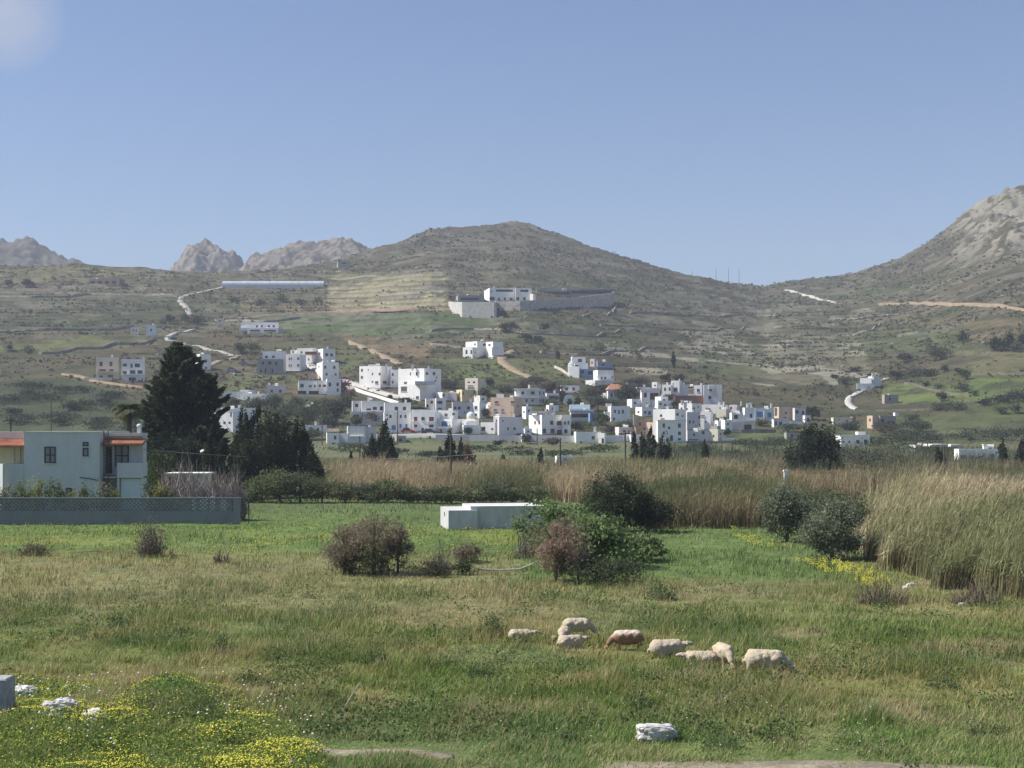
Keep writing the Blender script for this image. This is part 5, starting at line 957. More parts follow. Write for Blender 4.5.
# trees standing among the village houses
VT = [
 (255, 412, 22, 16, 'grey green tree in front of the low grey house, left', G_OLIVE), (232, 411, 20, 14, 'dull green tree left of the low grey house window', G_OLIVE),
 (283, 425, 26, 26, 'broad grey green olive tree right of the dark clump', G_OLIVE), (272, 412, 20, 18, 'olive tree below the small pinkish house', G_OLIVE), (306, 428, 24, 24, 'olive tree in the middle of the grove below the arcaded house', G_OLIVE),
 (322, 418, 22, 20, 'upper olive tree of the grove under the arcaded house', G_OLIVE), (336, 424, 24, 26, 'dark olive tree at the right of the grove', (.055, .07, .04)), (345, 413, 18, 18, 'round olive tree touching the second row houses', G_OLIVE),
 (328, 432, 18, 16, 'dark lower olive tree left of the light shutter garage', (.05, .06, .045)), (312, 440, 18, 12, 'low tree in front of the white sheds', G_OLIVE), (296, 410, 18, 14, 'small olive tree directly below the dark basement openings', G_OLIVE),
 (374, 425, 18, 14, 'brownish bare tree in front of the shaded porch house', (.15, .11, .085)), (356, 427, 14, 12, 'dark shrub under the shaded porch house', G_OLIVE), (407, 404, 13, 7, 'dark green shrub at the foot of the largest white cube', G_DARK),
 (418, 413, 16, 7, 'dark hedge like bush on the roof terrace line below the white wing', G_DARK), (342, 391, 14, 11, 'pinkish red flowering bush by the lane left of the large white block', (.26, .10, .12)), (350, 396, 10, 7, 'low red flowering shrub on the grassy bank', (.22, .12, .12)),
 (448, 388, 26, 9, 'brown scrubby tree right of the largest white cube', (.10, .085, .06)), (484, 402, 16, 15, 'grey green tree between the ochre and the peach house', G_OLIVE), (490, 388, 10, 12, 'brown tree right of the cream tower', (.13, .10, .08)),
 (484, 418, 12, 9, 'dark shrub right of the church dome', G_OLIVE), (468, 435, 8, 8, 'dark green bush before the church door', G_DARK), (505, 392, 20, 8, 'brown green trees on the slope above the peach house', (.11, .10, .07)),
 (523, 391, 14, 10, 'brown tree left above the hotel roof', (.12, .095, .075)), (551, 393, 24, 11, 'wide brown tree between the hotel and the shabby house', (.10, .085, .06)), (562, 404, 7, 12, 'dark narrow tree left of the blue vault', G_CYP),
 (569.5, 407, 4.5, 9, 'dark cypress in front of the blue vault', G_CYP), (578, 406, 5, 9, 'dark cypress just right of the blue vault', G_CYP), (592, 404, 20, 20, 'large round olive brown tree right of the shabby house', (.10, .10, .06)),
 (598, 412, 20, 17, 'olive tree between the round tree and the turquoise shutter house', G_OLIVE), (550, 407, 14, 8, 'pale green shrub below the red verandah', (.12, .13, .07)), (602, 395, 12, 10, 'dark tree left of the red tiled roof', G_DARK),
 (583, 433, 26, 12, 'green bushy hedge above the long low white house', (.09, .11, .045)), (601, 426, 14, 14, 'green tree in front of the blue shed', G_MID), (627, 405, 22, 22, 'large dark tree in front of the red tiled roof house', (.06, .07, .045)),
 (634, 397, 16, 14, 'reddish brown tree right of the red tiled roof', (.10, .07, .055)), (614, 406, 20, 7, 'low hedge in front of the red tiled roof house', (.08, .09, .055)), (624, 433, 20, 13, 'green bushy tree above the pink white wall', (.08, .11, .05)),
 (610, 434, 16, 10, 'brown shrub above the pink white wall', (.14, .11, .08)), (673, 408, 12, 7, 'dark shrub between the stepped houses', G_DARK), (668, 400, 16, 6, 'dull olive hedge below the arched window house', (.12, .11, .07)),
 (679, 382, 12, 8, 'dark round trees on the slope above the tall thin chimney house', G_DARK), (665, 381, 10, 7, 'small dark tree left above the tall thin chimney house', G_DARK), (724, 424, 12, 7, 'brown green shrubs under the cream house', G_OLIVE),
 (762, 426, 16, 7, 'green yellow shrubs before the pale blue house', (.12, .12, .06)), (727, 437, 8, 8, 'small dark tree right of the cream cottage', G_DARK), (789, 432, 20, 9, 'green bush below the single storey house', (.07, .10, .06)),
 (812, 420, 14, 14, 'green tree at the right end of the village row', G_DARK), (886, 436, 26, 13, 'dull brown tree in front of the ruined peach house', (.10, .09, .06)), (905, 440, 26, 12, 'grey green tree right of the ruined peach house', G_OLIVE),
 (527, 444, 10, 10, 'dark shrub at the foot of the big villa wall', (.07, .07, .055)), (552, 446, 16, 9, 'brown shrub under the wall in front of the big villa', (.12, .10, .08)), (497, 446, 8, 6, 'small dark bush under the boundary wall', G_DARK),
 (390, 400, 6, 5, 'dark plant at the corner of the bright lane', G_DARK), (640, 384, 30, 7, 'dark scrubby trees on the slope above the white chapel house', (.07, .08, .05)), (535, 384, 24, 8, 'brown trees on the slope above the hotel', (.10, .085, .065)),
 (586, 360, 0, 0, '', None)]
for (u, vb, w, h, lab, col) in VT:
    if w: bush_tree(u, vb, w, h, lab, col, None, 'village_tree', 'tree', 'trees growing between the village houses', px_leaf=1.2, n=int(w*h*5)+160, clumps=18, r=.40)
HT = [(905, 362, 16, 10, 0), (934, 356, 16, 12, 0), (941, 359, 22, 13, 1), (963, 342, 9, 13, 0), (898, 379, 18, 10, 0), (914, 377, 20, 10, 1), (930, 376, 16, 8, 0), (945, 372, 10, 8, 1), (966, 380, 10, 11, 2), (958, 375, 10, 8, 1), (995, 351, 14, 18, 0), (1003, 351, 16, 14, 0), (1009, 350, 10, 20, 0), (1016, 352, 12, 12, 1), (1023, 348, 10, 18, 0),
 (942, 401, 10, 9, 0), (938, 410, 20, 8, 1), (955, 410, 22, 9, 1), (985, 405, 14, 7, 0), (1000, 403, 20, 8, 0), (1014, 401, 20, 10, 0), (1030, 400, 24, 11, 0), (1000, 414, 16, 8, 1), (1016, 413, 12, 10, 1), (938, 388, 14, 5, 1), (925, 386, 10, 5, 1), (920, 432, 24, 12, 1), (912, 420, 16, 7, 1), (962, 391, 16, 8, 1), (974, 396, 9, 6, 2),
 (28, 289, 16, 9, 0), (8, 288, 10, 7, 1), (240, 351, 12, 10, 0), (252, 352, 16, 12, 1), (170, 322, 10, 8, 0), (185, 320, 12, 7, 1), (195, 322, 16, 7, 0), (505, 331, 14, 9, 0), (513, 329, 10, 8, 0), (545, 330, 12, 7, 0), (527, 340, 12, 9, 0), (538, 343, 12, 8, 0), (558, 357, 5, 8, 0), (845, 384, 14, 8, 1), (835, 379, 10, 5, 0), (855, 372, 12, 6, 0), (10, 350, 10, 7, 1), (28, 352, 14, 6, 1), (600, 348, 12, 5, 1),
 (300, 304, 14, 7, 2), (283, 300, 14, 7, 2), (318, 303, 10, 6, 2), (235, 302, 12, 6, 1), (262, 305, 14, 6, 1), (160, 375, 14, 6, 1), (30, 398, 24, 8, 0), (70, 410, 20, 8, 0), (105, 404, 18, 7, 0), (15, 415, 20, 9, 0), (60, 425, 24, 8, 0), (100, 424, 24, 7, 0), (130, 415, 14, 8, 1)]
HC = [(G_DARK, 'dark round tree dotted on the hillside fields'), (G_OLIVE, 'grey green bush dotted on the hillside fields'), (G_MID, 'fresh green round bush on the hillside fields')]
def region(u, v):
    if u > 880: return 'on the slope at far right' if v < 384 else 'edging the bright green fields'
    if u > 820: return 'by the winding road at right'
    if u > 480: return 'below the stone platform'
    if u > 150: return 'on the slope near the greenhouse' if v < 330 else 'left of the grey block building'
    return 'high on the far left slope' if v < 345 else 'below the far left villas'
def hill_label(t):
    same = sorted(p for p in HT if p[4] == t[4] and region(p[0], p[1]) == region(t[0], t[1])); nm = ['dark round tree', 'grey green bush', 'fresh green round bush'][t[4]]
    return ('lone ' if len(same) == 1 else ORD[same.index(t)]+' ')+nm+('' if len(same) == 1 else ' from the left')+' '+region(t[0], t[1])
for i, (u, vb, w, h, c) in enumerate(HT):
    bush_tree(u, vb, w, h, hill_label((u, vb, w, h, c)), HC[c][0], None, 'hillside_tree', 'tree', ['dark trees dotted on the hillside', 'grey green bushes dotted on the hillside', 'fresh green bushes dotted on the hillside'][c], px_leaf=1.2, n=int(w*h*3)+80, clumps=14, r=.45, lift=.03)
# middle distance shrubs in front of the reeds, left half
SH = [(262, 503, 26, 22), (280, 502, 26, 27), (300, 504, 30, 26), (322, 503, 28, 20), (345, 503, 26, 18), (366, 504, 30, 17), (388, 504, 28, 19), (410, 505, 26, 17), (430, 507, 28, 16), (452, 508, 26, 18), (474, 507, 26, 15), (495, 506, 24, 18), (516, 506, 26, 15), (540, 508, 24, 16), (335, 484, 26, 18), (320, 492, 30, 22), (356, 492, 22, 15), (250, 506, 14, 10)]
for i, (u, vb, w, h) in enumerate(SH):
    bush_tree(u, vb, w*1.3, h*1.32, ORD[sorted(SH).index((u, vb, w, h))]+' green willowy shrub from the left in the hedge before the reed bed', [(.12, .145, .065), (.155, .175, .08), (.105, .125, .07)][i % 3], 138 if vb > 500 else None, 'hedge_shrub', 'shrub', 'green shrubs in the hedge before the reed bed', px_leaf=1.3, n=3000, clumps=26, r=.34, lift=.0, seed=i*17+3)
# foreground and right hand bushes
bush_tree(616, 532, 62, 63, 'large dark round bush at the corner of the green field', (.062, .078, .040), None, 'dark_bush', 'bush', None, n=20000, clumps=130, r=.26, lift=.0, px_leaf=1.5, var=.5)
bush_tree(648, 532, 50, 40, 'lower dark bush leaning right against the round one', (.05, .06, .035), None, 'dark_bush', 'bush', None, n=9000, clumps=70, r=.3, lift=.0, px_leaf=1.4, var=.5)
bush_tree(592, 578, 92, 66, 'big leafy fig like bush with bright young leaves in the middle of the field', (.15, .21, .075), 73.5, 'fig_bush', 'bush', None, n=8500, clumps=64, r=.24, lift=.0, px_leaf=2.4, var=.6, aspect=.7)
bush_tree(556, 562, 80, 66, 'left half of the leafy bush, nearest the white cistern', (.15, .215, .08), 82, 'fig_bush', 'bush', None, n=6500, clumps=52, r=.25, lift=.0, px_leaf=2.3, var=.6, aspect=.7)
bush_tree(636, 568, 56, 34, 'trailing right end of the leafy bush in the green field', (.15, .20, .08), 77, 'fig_bush', 'bush', None, n=3500, clumps=40, r=.26, lift=.0, px_leaf=2.3, var=.6, aspect=.7)
bush_tree(787, 542, 52, 60, 'grey olive bush with a low fork beside the yellow flower strip', (.15, .17, .11), None, 'olive_bush', 'bush', None, n=12000, clumps=80, r=.26, lift=.02, px_leaf=1.5, var=.5)
bush_tree(832, 560, 64, 60, 'grey green olive bush nearest the yellow flower strip', (.16, .18, .115), None, 'olive_bush', 'bush', None, n=15000, clumps=90, r=.26, lift=.0, px_leaf=1.6, var=.5)
bush_tree(858, 548, 40, 50, 'dark green shrub between the olive bush and the tall reeds', (.11, .13, .07), None, 'olive_bush', 'bush', None, n=5000, clumps=40, r=.28, lift=.0, px_leaf=1.5, var=.5)
bush_tree(845, 528, 70, 40, 'willowy green shrub filling the gap behind the two olive bushes', (.12, .14, .07), 96, 'willow_shrub', 'shrub', None, n=8000, clumps=60, r=.28, lift=.0, px_leaf=1.5)
bush_tree(812, 522, 50, 34, 'green shrub between the fork bush and the reeds behind it', (.10, .125, .06), 104, 'willow_shrub', 'shrub', None, n=5000, clumps=50, r=.28, lift=.0, px_leaf=1.5)
bush_tree(733, 500, 40, 26, 'round green bush in the reeds above the yellow strip', (.07, .10, .045), None, 'reed_bush', 'bush', None, n=3500, clumps=30, lift=.0, px_leaf=1.3)
bush_tree(748, 488, 50, 24, 'bright green low bush in the reeds left of the round conifer', (.09, .12, .04), None, 'reed_bush', 'bush', None, n=3500, clumps=30, lift=.0, px_leaf=1.3)
bush_tree(890, 480, 60, 26, 'grey green bush in the reeds below the farm shed', (.075, .09, .06), 190, 'reed_bush', 'bush', None, n=3500, clumps=34, lift=.0, px_leaf=1.3)
bush_tree(862, 466, 40, 22, 'grey bush in the reeds right of the round conifer', (.085, .095, .065), 210, 'reed_bush', 'bush', None, n=2500, clumps=30, lift=.0, px_leaf=1.3)
bush_tree(972, 474, 38, 14, 'bright green bush before the far right bungalow', (.085, .13, .04), 190, 'reed_bush', 'bush', None, n=1800, clumps=24, lift=.0, px_leaf=1.3)
bush_tree(925, 500, 46, 28, 'dark green bush sunk among the reeds at right', (.07, .09, .045), 140, 'reed_bush', 'bush', None, n=3500, clumps=30, lift=.0, px_leaf=1.3)
# hedge in front of the near white house
for i, (u, w, h, c) in enumerate([(6, 18, 20, 2), (22, 20, 20, 0), (38, 20, 24, 1), (54, 20, 22, 0), (70, 18, 15, 1), (84, 20, 17, 0), (100, 20, 20, 2), (116, 12, 12, 1), (150, 20, 22, 3), (172, 20, 12, 0), (160, 16, 16, 1)]):
    bush_tree(u, 499+3, w, h+3, ORD[sorted([6, 22, 38, 54, 70, 84, 100, 116, 150, 172, 160]).index(u)]+' shrub from the left behind the pierced wall, '+['green', 'yellow green', 'grey leaved', 'dark and ivy clad'][c], [(.13, .16, .05), (.26, .27, .08), (.19, .20, .13), (.07, .085, .04)][c], 110.6, 'garden_shrub', 'shrub', ['green shrubs behind the wall', 'yellow green shrubs behind the wall', 'grey shrubs behind the wall', 'dark shrubs behind the wall'][c], n=1600, clumps=22, lift=.0, px_leaf=1.3, seed=i+900)
# twiggy plants: many fine stems
def twigs(name, u, vb, w, h, label, cat, col, n=260, Y=None, group=None, leaf=None, seed=0, upright=.0, thick=1.0, seg=5):
    if Y is None: x, Y, _ = hit(u, vb)
    x = (u-512)/F*Y; z = tz(x, Y); k = Y/F; q = np.random.default_rng(seed+int(u)); V = []; Fc = []; T = []; tips = []
    for i in range(n):
        a = q.random()*6.28; rr = q.random()**.5; bx = x+math.cos(a)*rr*w*k*(.12+.25*upright); by = Y+math.sin(a)*rr*w*k*(.12+.25*upright)
        ex = x+math.cos(a)*rr*w*k*.5; ey = Y+math.sin(a)*rr*w*k*.5; lob = .68+.34*math.sin(a*2+seed+u)+.22*math.sin(a*5+u*.7); hz = h*k*math.sqrt(max(.05, 1-rr*rr*.8))*(.35+.65*q.random())*(1-rr+rr*lob)
        p = []; wob = .10*h*k
        for j in range(seg):
            s = j/(seg-1); p.append(np.array((bx+(ex-bx)*s**.8, by+(ey-by)*s**.8, z-.05+hz*s))+q.normal(size=3)*wob*s*.6)
        th = k*(1.0*thick)*(.5+.6*q.random()); c = np.array(col)*(.7+.6*q.random())
        e = np.array((math.cos(a+1.57), math.sin(a+1.57), 0)) if i % 2 else np.array((1, 0, 0))
        for j in range(seg-1):
            b = len(V); w0 = th*(1-.75*j/(seg-1))/2; w1 = th*(1-.75*(j+1)/(seg-1))/2
            V += [p[j]-e*w0, p[j]+e*w0, p[j+1]+e*w1, p[j+1]-e*w1]; Fc.append((b, b+1, b+2, b+3)); T += [c]*4
            if j >= 1:                                     # side twig
                b = len(V); d = q.normal(size=3)*.28*hz/seg*1.5; d[2] = abs(d[2])+.1*hz/seg
                V += [p[j], p[j]+e*w1, p[j]+d*2+e*.004, p[j]+d*2]; Fc.append((b, b+1, b+2, b+3)); T += [c*1.1]*4
        tips.append(p[-1]); tips.append(p[-2])
    r = empty(name, (x, Y, z), label, cat, group); arrmesh('branches', np.array(V), Fc, M_twig, np.array(T), r, org=(x, Y, z))
    if leaf:
        P = np.repeat(np.array(tips), leaf[1], 0); P = P+q.normal(size=P.shape)*.10*h*k; P[:, 2] = np.maximum(P[:, 2], z+.03)
        V, Fc = leaf_arrays(P, 1.7*k, seed=seed); t = np.array(leaf[0])[None, :]*(.7+.6*q.random((len(P), 1))); arrmesh('leaves', V, Fc, M_leaf, np.repeat(t, 4, 0), r, org=(x, Y, z))
    return r
BR = (.25, .195, .165); BL = (.19, .16, .13)
def thorn(u, vb, w, h, label, n=None, col=(.20, .165, .115), Y=None, lift=.12, seed=1, clumps=34, aspect=.14, pl=3.4):
    bush_tree(u, vb, w, h, label, col, Y, 'thorny_bush', 'bush', None, n=n or int(w*h*1.6), px_leaf=pl, clumps=clumps, r=.30, lift=lift, seed=seed, var=.55, aspect=aspect)
thorn(374, 574, 70, 62, 'large brown thorny bush left of centre in the field', seed=3, lift=.18, n=5200)
thorn(344, 574, 44, 48, 'left lobe of the brown thorny bush, with green at its foot', seed=4, lift=.05)
thorn(398, 574, 36, 50, 'right lobe of the brown thorny bush, leaning over the brushwood', seed=5, lift=.3)
thorn(352, 575, 40, 22, 'dark green undergrowth at the left foot of the brown thorny bush', col=(.065, .085, .035), aspect=.5, pl=1.6, lift=0)
thorn(382, 576, 56, 26, 'dark green undergrowth under the middle of the brown thorny bush', col=(.065, .08, .035), aspect=.5, pl=1.6, lift=0, seed=2)
thorn(466, 572, 32, 24, 'mushroom shaped brown bush right of the large thorny one', seed=8, lift=0, Y=76)
bush_tree(462, 576, 30, 18, 'dark green weeds under the mushroom shaped brown bush', (.065, .085, .035), None, 'low_bush', 'bush', None, n=700, px_leaf=1.6, lift=0)
twigs('thorny_bush', 440, 576, 38, 40, 'faint bare bush between the two brown thorny bushes', 'bush', BL, 130, upright=.3)
bush_tree(432, 578, 44, 18, 'low dark brushwood between the two brown thorny bushes', (.075, .075, .045), None, 'low_bush', 'bush', None, n=1500, px_leaf=2.2, lift=0, aspect=.25)
thorn(556, 578, 56, 64, 'reddish brown thorny bush in front of the leafy fig like bush', seed=12, lift=.06, n=8000, col=(.27, .20, .145), Y=66)
bush_tree(604, 584, 80, 28, 'dark green undergrowth along the foot of the leafy bush', (.075, .095, .045), None, 'low_bush', 'bush', None, n=3500, px_leaf=1.9, lift=0, clumps=40)
thorn(578, 582, 36, 34, 'dark leafless bush at the right foot of the reddish thorny bush', seed=13, lift=0, col=(.10, .10, .06))
twigs('thorny_bush', 524, 560, 30, 30, 'pale twiggy bush at the left of the leafy bush, by the fallen branch', 'bush', (.20, .17, .15), 160, upright=.6, seed=7)
twigs('leafless_bush', 150, 558, 36, 42, 'small pale leafless bush in the green field before the pierced wall', 'bush', (.17, .14, .11), 260, leaf=((.16, .14, .09), 2), upright=.3)
twigs('leafless_bush', 171, 560, 10, 14, 'tiny dark twiggy plant right of the pale leafless bush', 'bush', (.12, .10, .08), 60, upright=.3)
twigs('leafless_bush', 34, 556, 34, 16, 'low dry brown bush in the green field at far left', 'bush', (.16, .13, .10), 160, leaf=((.13, .11, .07), 3), upright=1)
twigs('leafless_bush', 222, 564, 22, 24, 'thin dry weed bush in the field right of the pale leafless bush', 'bush', (.16, .13, .10), 90, upright=.6)
for i, (u, w, h) in enumerate([(186, 30, 34), (168, 22, 22), (206, 30, 24), (224, 30, 26), (236, 18, 20)]):
    twigs('dry_cane_clump', u, 503, w*1.3, (h+19)*1.35, ORD[[168, 186, 206, 224, 236].index(u)]+' grey mauve dry cane clump from the left behind the pierced wall', 'shrub', (.30, .25, .225), 520, 111.5, 'dry canes behind the pierced wall', upright=1, seed=i, thick=1.25)
twigs('leafless_bush', 990, 520, 90, 66, 'pale bare twiggy tree rising out of the reeds at the right edge', 'bush', (.30, .26, .24), 500, 96, upright=.6, thick=1.1)
bush_tree(186, 490, 60, 50, 'dark mass of evergreens under the right half of the tall conifer', G_DARK, 152, 'evergreen_tree', 'tree', None, n=7000, clumps=60, r=.26, lift=.0, var=.5)
bush_tree(222, 488, 24, 40, 'dark evergreen filling the gap between the tall conifer and the clump', G_DARK, 158, 'evergreen_tree', 'tree', None, n=2500, clumps=36, r=.26, lift=.0, var=.5)
for i, (u, w, h) in enumerate([(652, 40, 9), (690, 50, 11), (728, 44, 8), (765, 46, 12), (800, 40, 10), (845, 44, 12), (884, 50, 13), (930, 50, 12), (980, 60, 12), (350, 40, 9), (395, 44, 8), (430, 36, 7), (480, 44, 8), (520, 40, 9), (560, 44, 9), (600, 40, 8)]):
    bush_tree(u, 452+(i % 3)*3, w, h, ORD[i]+' from the left of the low dull green thickets below the village', (.06, .078, .04), None, 'thicket', 'shrub', 'low thickets below the village', n=900, clumps=26, r=.34, lift=.0, px_leaf=1.3, seed=i*7+1)
HD = [(905, 444, 40, 12), (935, 442, 44, 12), (968, 441, 44, 13), (1000, 440, 44, 14), (1032, 439, 44, 14), (1066, 438, 44, 13), (870, 446, 34, 10), (888, 430, 26, 9), (915, 428, 22, 8), (850, 430, 20, 8), (1050, 428, 40, 8), (780, 446, 40, 9), (745, 447, 34, 8), (700, 450, 34, 8)]
for i, (u, vb, w, h) in enumerate(HD):
    bush_tree(u, vb, w, h, ORD[sorted(HD).index((u, vb, w, h))]+' from the left of the dark hedge bushes behind the far right bungalow and reeds', (.055, .07, .038), None, 'hedge_bush', 'bush', 'dark hedge bushes behind the reeds at right', n=1000, clumps=26, r=.36, lift=.0, px_leaf=1.3, seed=i*5+2)
LS = [(12, 402, 40, 9), (45, 400, 44, 9), (85, 408, 40, 10), (120, 412, 34, 10), (20, 424, 44, 11), (62, 420, 44, 9), (100, 430, 44, 10), (135, 432, 30, 12), (-20, 415, 44, 11), (72, 392, 40, 7), (30, 388, 44, 6), (112, 398, 30, 7)]
for i, (u, vb, w, h) in enumerate(LS):
    bush_tree(u, vb, w, h, ORD[sorted(LS).index((u, vb, w, h))]+' dark scrub mass from the left behind the near white house', (.045, .062, .032), None, 'scrub_bush', 'bush', 'dark scrub masses on the left slope', n=900, clumps=26, r=.38, lift=.0, px_leaf=1.3, seed=i*5+40)
twigs('leafless_bush', 880, 604, 60, 36, 'brown dry bramble at the front foot of the right reed bed', 'bush', (.20, .165, .115), 300, upright=1)
twigs('leafless_bush', 975, 606, 60, 36, 'mauve brown bramble at the foot of the reeds near the right edge', 'bush', (.20, .165, .12), 300, upright=1)
# ---------------------------------------------------------------- reeds
def blades(P, h, w, lean, q, col, segs=2, plume=None):
    """upright tapering blades, two quads each"""
    n = len(P); a = q.random(n)*6.28; e = np.stack([np.cos(a), np.sin(a), np.zeros(n)], 1)*w[:, None]/2
    d = lean; p0 = P; p1 = P+np.stack([d[:, 0]*.3, d[:, 1]*.3, h*.55], 1); p2 = P+np.stack([d[:, 0], d[:, 1], h], 1)
    V = np.stack([p0-e, p0+e, p1+e*.8, p1-e*.8, p1-e*.8, p1+e*.8, p2+e*.15, p2-e*.15], 1).reshape(-1, 3)
    return V, np.arange(8*n).reshape(2*n, 4), np.repeat(col, 8, 0)
def reed_bed(poly, Hh, n, seed, name='reed_bed', tan=.5, lean=(.15, 0), w=.06, hvar=.25, colA=(.30, .24, .13), colB=(.10, .125, .045), top=.0, sc=14, gap=.0):
    """poly in (u, Y) of the bed's footprint"""
    q = np.random.default_rng(seed); U = [p[0] for p in poly]; YY = [p[1] for p in poly]; P = []
    tot = 0
    while tot < n:
        Y = np.exp(q.uniform(math.log(min(YY)), math.log(max(YY)), n)); u = q.uniform(min(U), max(U), n); k = inpoly(u+(fbm(u*.1, Y, 3, 3, 5)-.5)*60, Y+(fbm((u-512)*Y/F, Y, 4, 3, 6)-.5)*12, poly)
        x = (u-512)/F*Y
        k &= fbm(x, Y, 4.0, 3, seed+2) > gap
        P.append(np.stack([x[k], Y[k]], 1)); tot += k.sum()
    P = np.concatenate(P)[:n]; x, y = P[:, 0], P[:, 1]; z = terr(x, y)-.1
    uu = 512+F*x/y; e = np.mean([inpoly(uu+du, y+dy, poly) for du, dy in ((-14, 0), (-28, 0), (14, 0), (28, 0), (0, -2.5), (0, -5), (0, 6))], axis=0)
    m = fbm(x, y, sc, 3, seed+1); hh = (.42+.62*e)*(.72+.62*fbm(x, y, 9, 3, seed+7))* Hh*(1-hvar+2*hvar*fbm(x, y, 5, 3, seed+3))*(.62+.4*q.random(n))
    t = np.clip((m-.5)*7+(tan-.5)*2+.5+q.normal(size=n)*.28, 0, 1)[:, None]
    col = (np.array(colA)*t+np.array(colB)*(1-t))*(.6+.75*q.random((n, 1)))*(.75+.5*fbm(x, y, 2.5, 2, seed+8))[:, None]
    # dry brown undergrowth: shorter stems are browner
    s = q.random(n) < .25; hh[s] *= .55; col[s] = np.array((.20, .13, .085))*(.7+.6*q.random((s.sum(), 1)))
    L_ = (np.array(lean)[None, :]+q.normal(size=(n, 2))*.16)*hh[:, None]
    ww = w*(y/130)**.7*(.7+.6*q.random(n))
    V, Fc, T = blades(np.stack([x, y, z], 1), hh, ww, L_, q, col)
    # bent leaves on the stems
    P2 = np.stack([x, y, z], 1)+np.stack([L_[:, 0]*.5, L_[:, 1]*.5, hh*.62], 1)+q.normal(size=(n, 3))*.12; P3 = np.stack([x, y, z], 1)+np.stack([L_[:, 0]*.9, L_[:, 1]*.9, hh*.93], 1)
    dirs = np.stack([q.normal(size=n)*.6+.7, q.normal(size=n)*.6, q.normal(size=n)*.3+.75], 1)
    V2, F2 = leaf_arrays(np.concatenate([P2, P3]), .42, seed=seed, dirs=np.concatenate([dirs, dirs*np.array((1, 1, 2.5))]), aspect=.085)
    T2 = np.repeat(np.concatenate([col*1.0, col*.95+np.array((.03, .025, .01))]), 4, 0)
    o = arrmesh(name, np.concatenate([V, V2]), np.concatenate([Fc, F2+len(V)]), M_leaf, np.concatenate([T, T2])); tag(o, kind='stuff'); return o
RB = [
 ([(330, 146), (545, 142), (560, 152), (545, 185), (310, 190)], 3.4, 22000, .55, (.42, .34, .215), (.17, .18, .085)),
 ([(545, 140), (600, 135), (720, 133), (745, 170), (740, 200), (545, 185)], 3.4, 18000, .5, (.42, .34, .21), (.16, .175, .075)),
 ([(640, 103), (740, 102), (810, 108), (810, 137), (640, 135)], 3.0, 15000, .35, (.26, .22, .12), (.12, .14, .06)),
 ([(700, 150), (900, 135), (1060, 125), (1060, 200), (700, 215)], 2.9, 20000, .5, (.34, .27, .16), (.12, .135, .065)),
 ([(840, 97), (880, 90), (1090, 82), (1090, 128), (880, 130)], 3.1, 18000, .66, (.46, .38, .25), (.20, .21, .10)),
 ([(850, 88), (866, 77), (915, 68), (1010, 59), (1100, 56), (1130, 84), (870, 98)], 3.5, 42000, .66, (.52, .43, .28), (.24, .25, .12)),
 ([(300, 205), (1060, 215), (1100, 255), (260, 250)], 2.2, 12000, .4, (.30, .24, .14), (.11, .12, .065)),
 ([(640, 222), (1090, 222), (1090, 330), (640, 330)], 2.4, 9000, .2, (.16, .16, .09), (.075, .095, .05))]
for i, (poly, hh, n, tn, ca, cb) in enumerate(RB):
    reed_bed(poly, hh, n, 300+i*11, tan=tn, colA=ca, colB=cb, lean=(.32, .0) if i in (4, 5) else (.08, 0), gap=.41 if i in (0, 1, 3) else .0)
# ---------------------------------------------------------------- field grass
def field_grass(n, seed):
    q = np.random.default_rng(seed); v = 470+(778-470)*q.random(n)**.8; u = q.uniform(-190, 1214, n); Y = F*EYE/(v-HZ); Y = Y+q.normal(size=n)*.3
    x = (u-512)/F*Y
    keep = np.ones(n, bool)
    keep &= ~((x > -5.6) & (x < -.9) & (np.abs(Y-(31.0+.25*np.sin(x*2))) < .30+.25*(fbm(x, Y, .6, 2, 3)-.5)) & (q.random(n) < .93))
    keep &= ~((x > 1.7+.3*q.normal(size=n)) & (np.abs(Y-(29.9-np.clip(x-7, 0, 99)*.10)) < .40+.9*(fbm(x, Y, 1.2, 3, 3)-.42)) & (q.random(n) < .86))
    keep &= ~((Y > 116) & (Y < 130) & (u < 150))
    x, Y, v, u = x[keep], Y[keep], v[keep], u[keep]; n = len(x)
    z = terr(x, Y)-.03; base = near_zone(x, Y, v)
    crop = ((base[:, 1] > base[:, 0]*1.55) & (v < 585))
    tall = fbm(x, Y, 3.2, 4, 400); tuss = fbm(x, Y, .9, 2, 401)
    h = np.where(crop, .15, .09+.26*np.clip((tall-.38)*2.2, 0, 1)+.20*np.clip((tuss-.52)*3, 0, 1))*(.6+.8*q.random(n))
    wet = ss(v, 708, 752); h = h*(1-.38*wet)
    brown = np.clip((fbm(x, Y, 9, 4, 31)*.55+fbm(x, Y, 2.2, 3, 32)*.3+fbm(x, Y, 28, 3, 33)*.35-.58)*5, 0, 1)
    straw = (q.random(n) < .08+.30*brown*(~crop)) & ~crop
    col = base*1.55*(.62+.75*q.random((n, 1)))*(1+.12*q.normal(size=(n, 3)))
    col[straw] = np.array((.50, .42, .24))*(.6+.7*q.random((straw.sum(), 1))); h[straw] *= 1.35
    dk = (fbm(x, Y, 1.8, 3, 420) > .60) & ~crop; col[dk] *= np.array((.72, .84, .68)); h[dk] *= 1.15
    w = (.009+.00036*Y)*(.6+.8*q.random(n)); w[straw] *= .6
    lean = q.normal(size=(n, 2))*.30*h[:, None]+np.array((.05, 0))
    V, Fc, T = blades(np.stack([x, Y, z], 1), h, w, lean, q, np.clip(col, .01, 1)); return V, Fc, T
V, Fc, T = field_grass(420000, 500); tag(arrmesh('meadow_grass', V, Fc, M_leaf, T), kind='stuff')
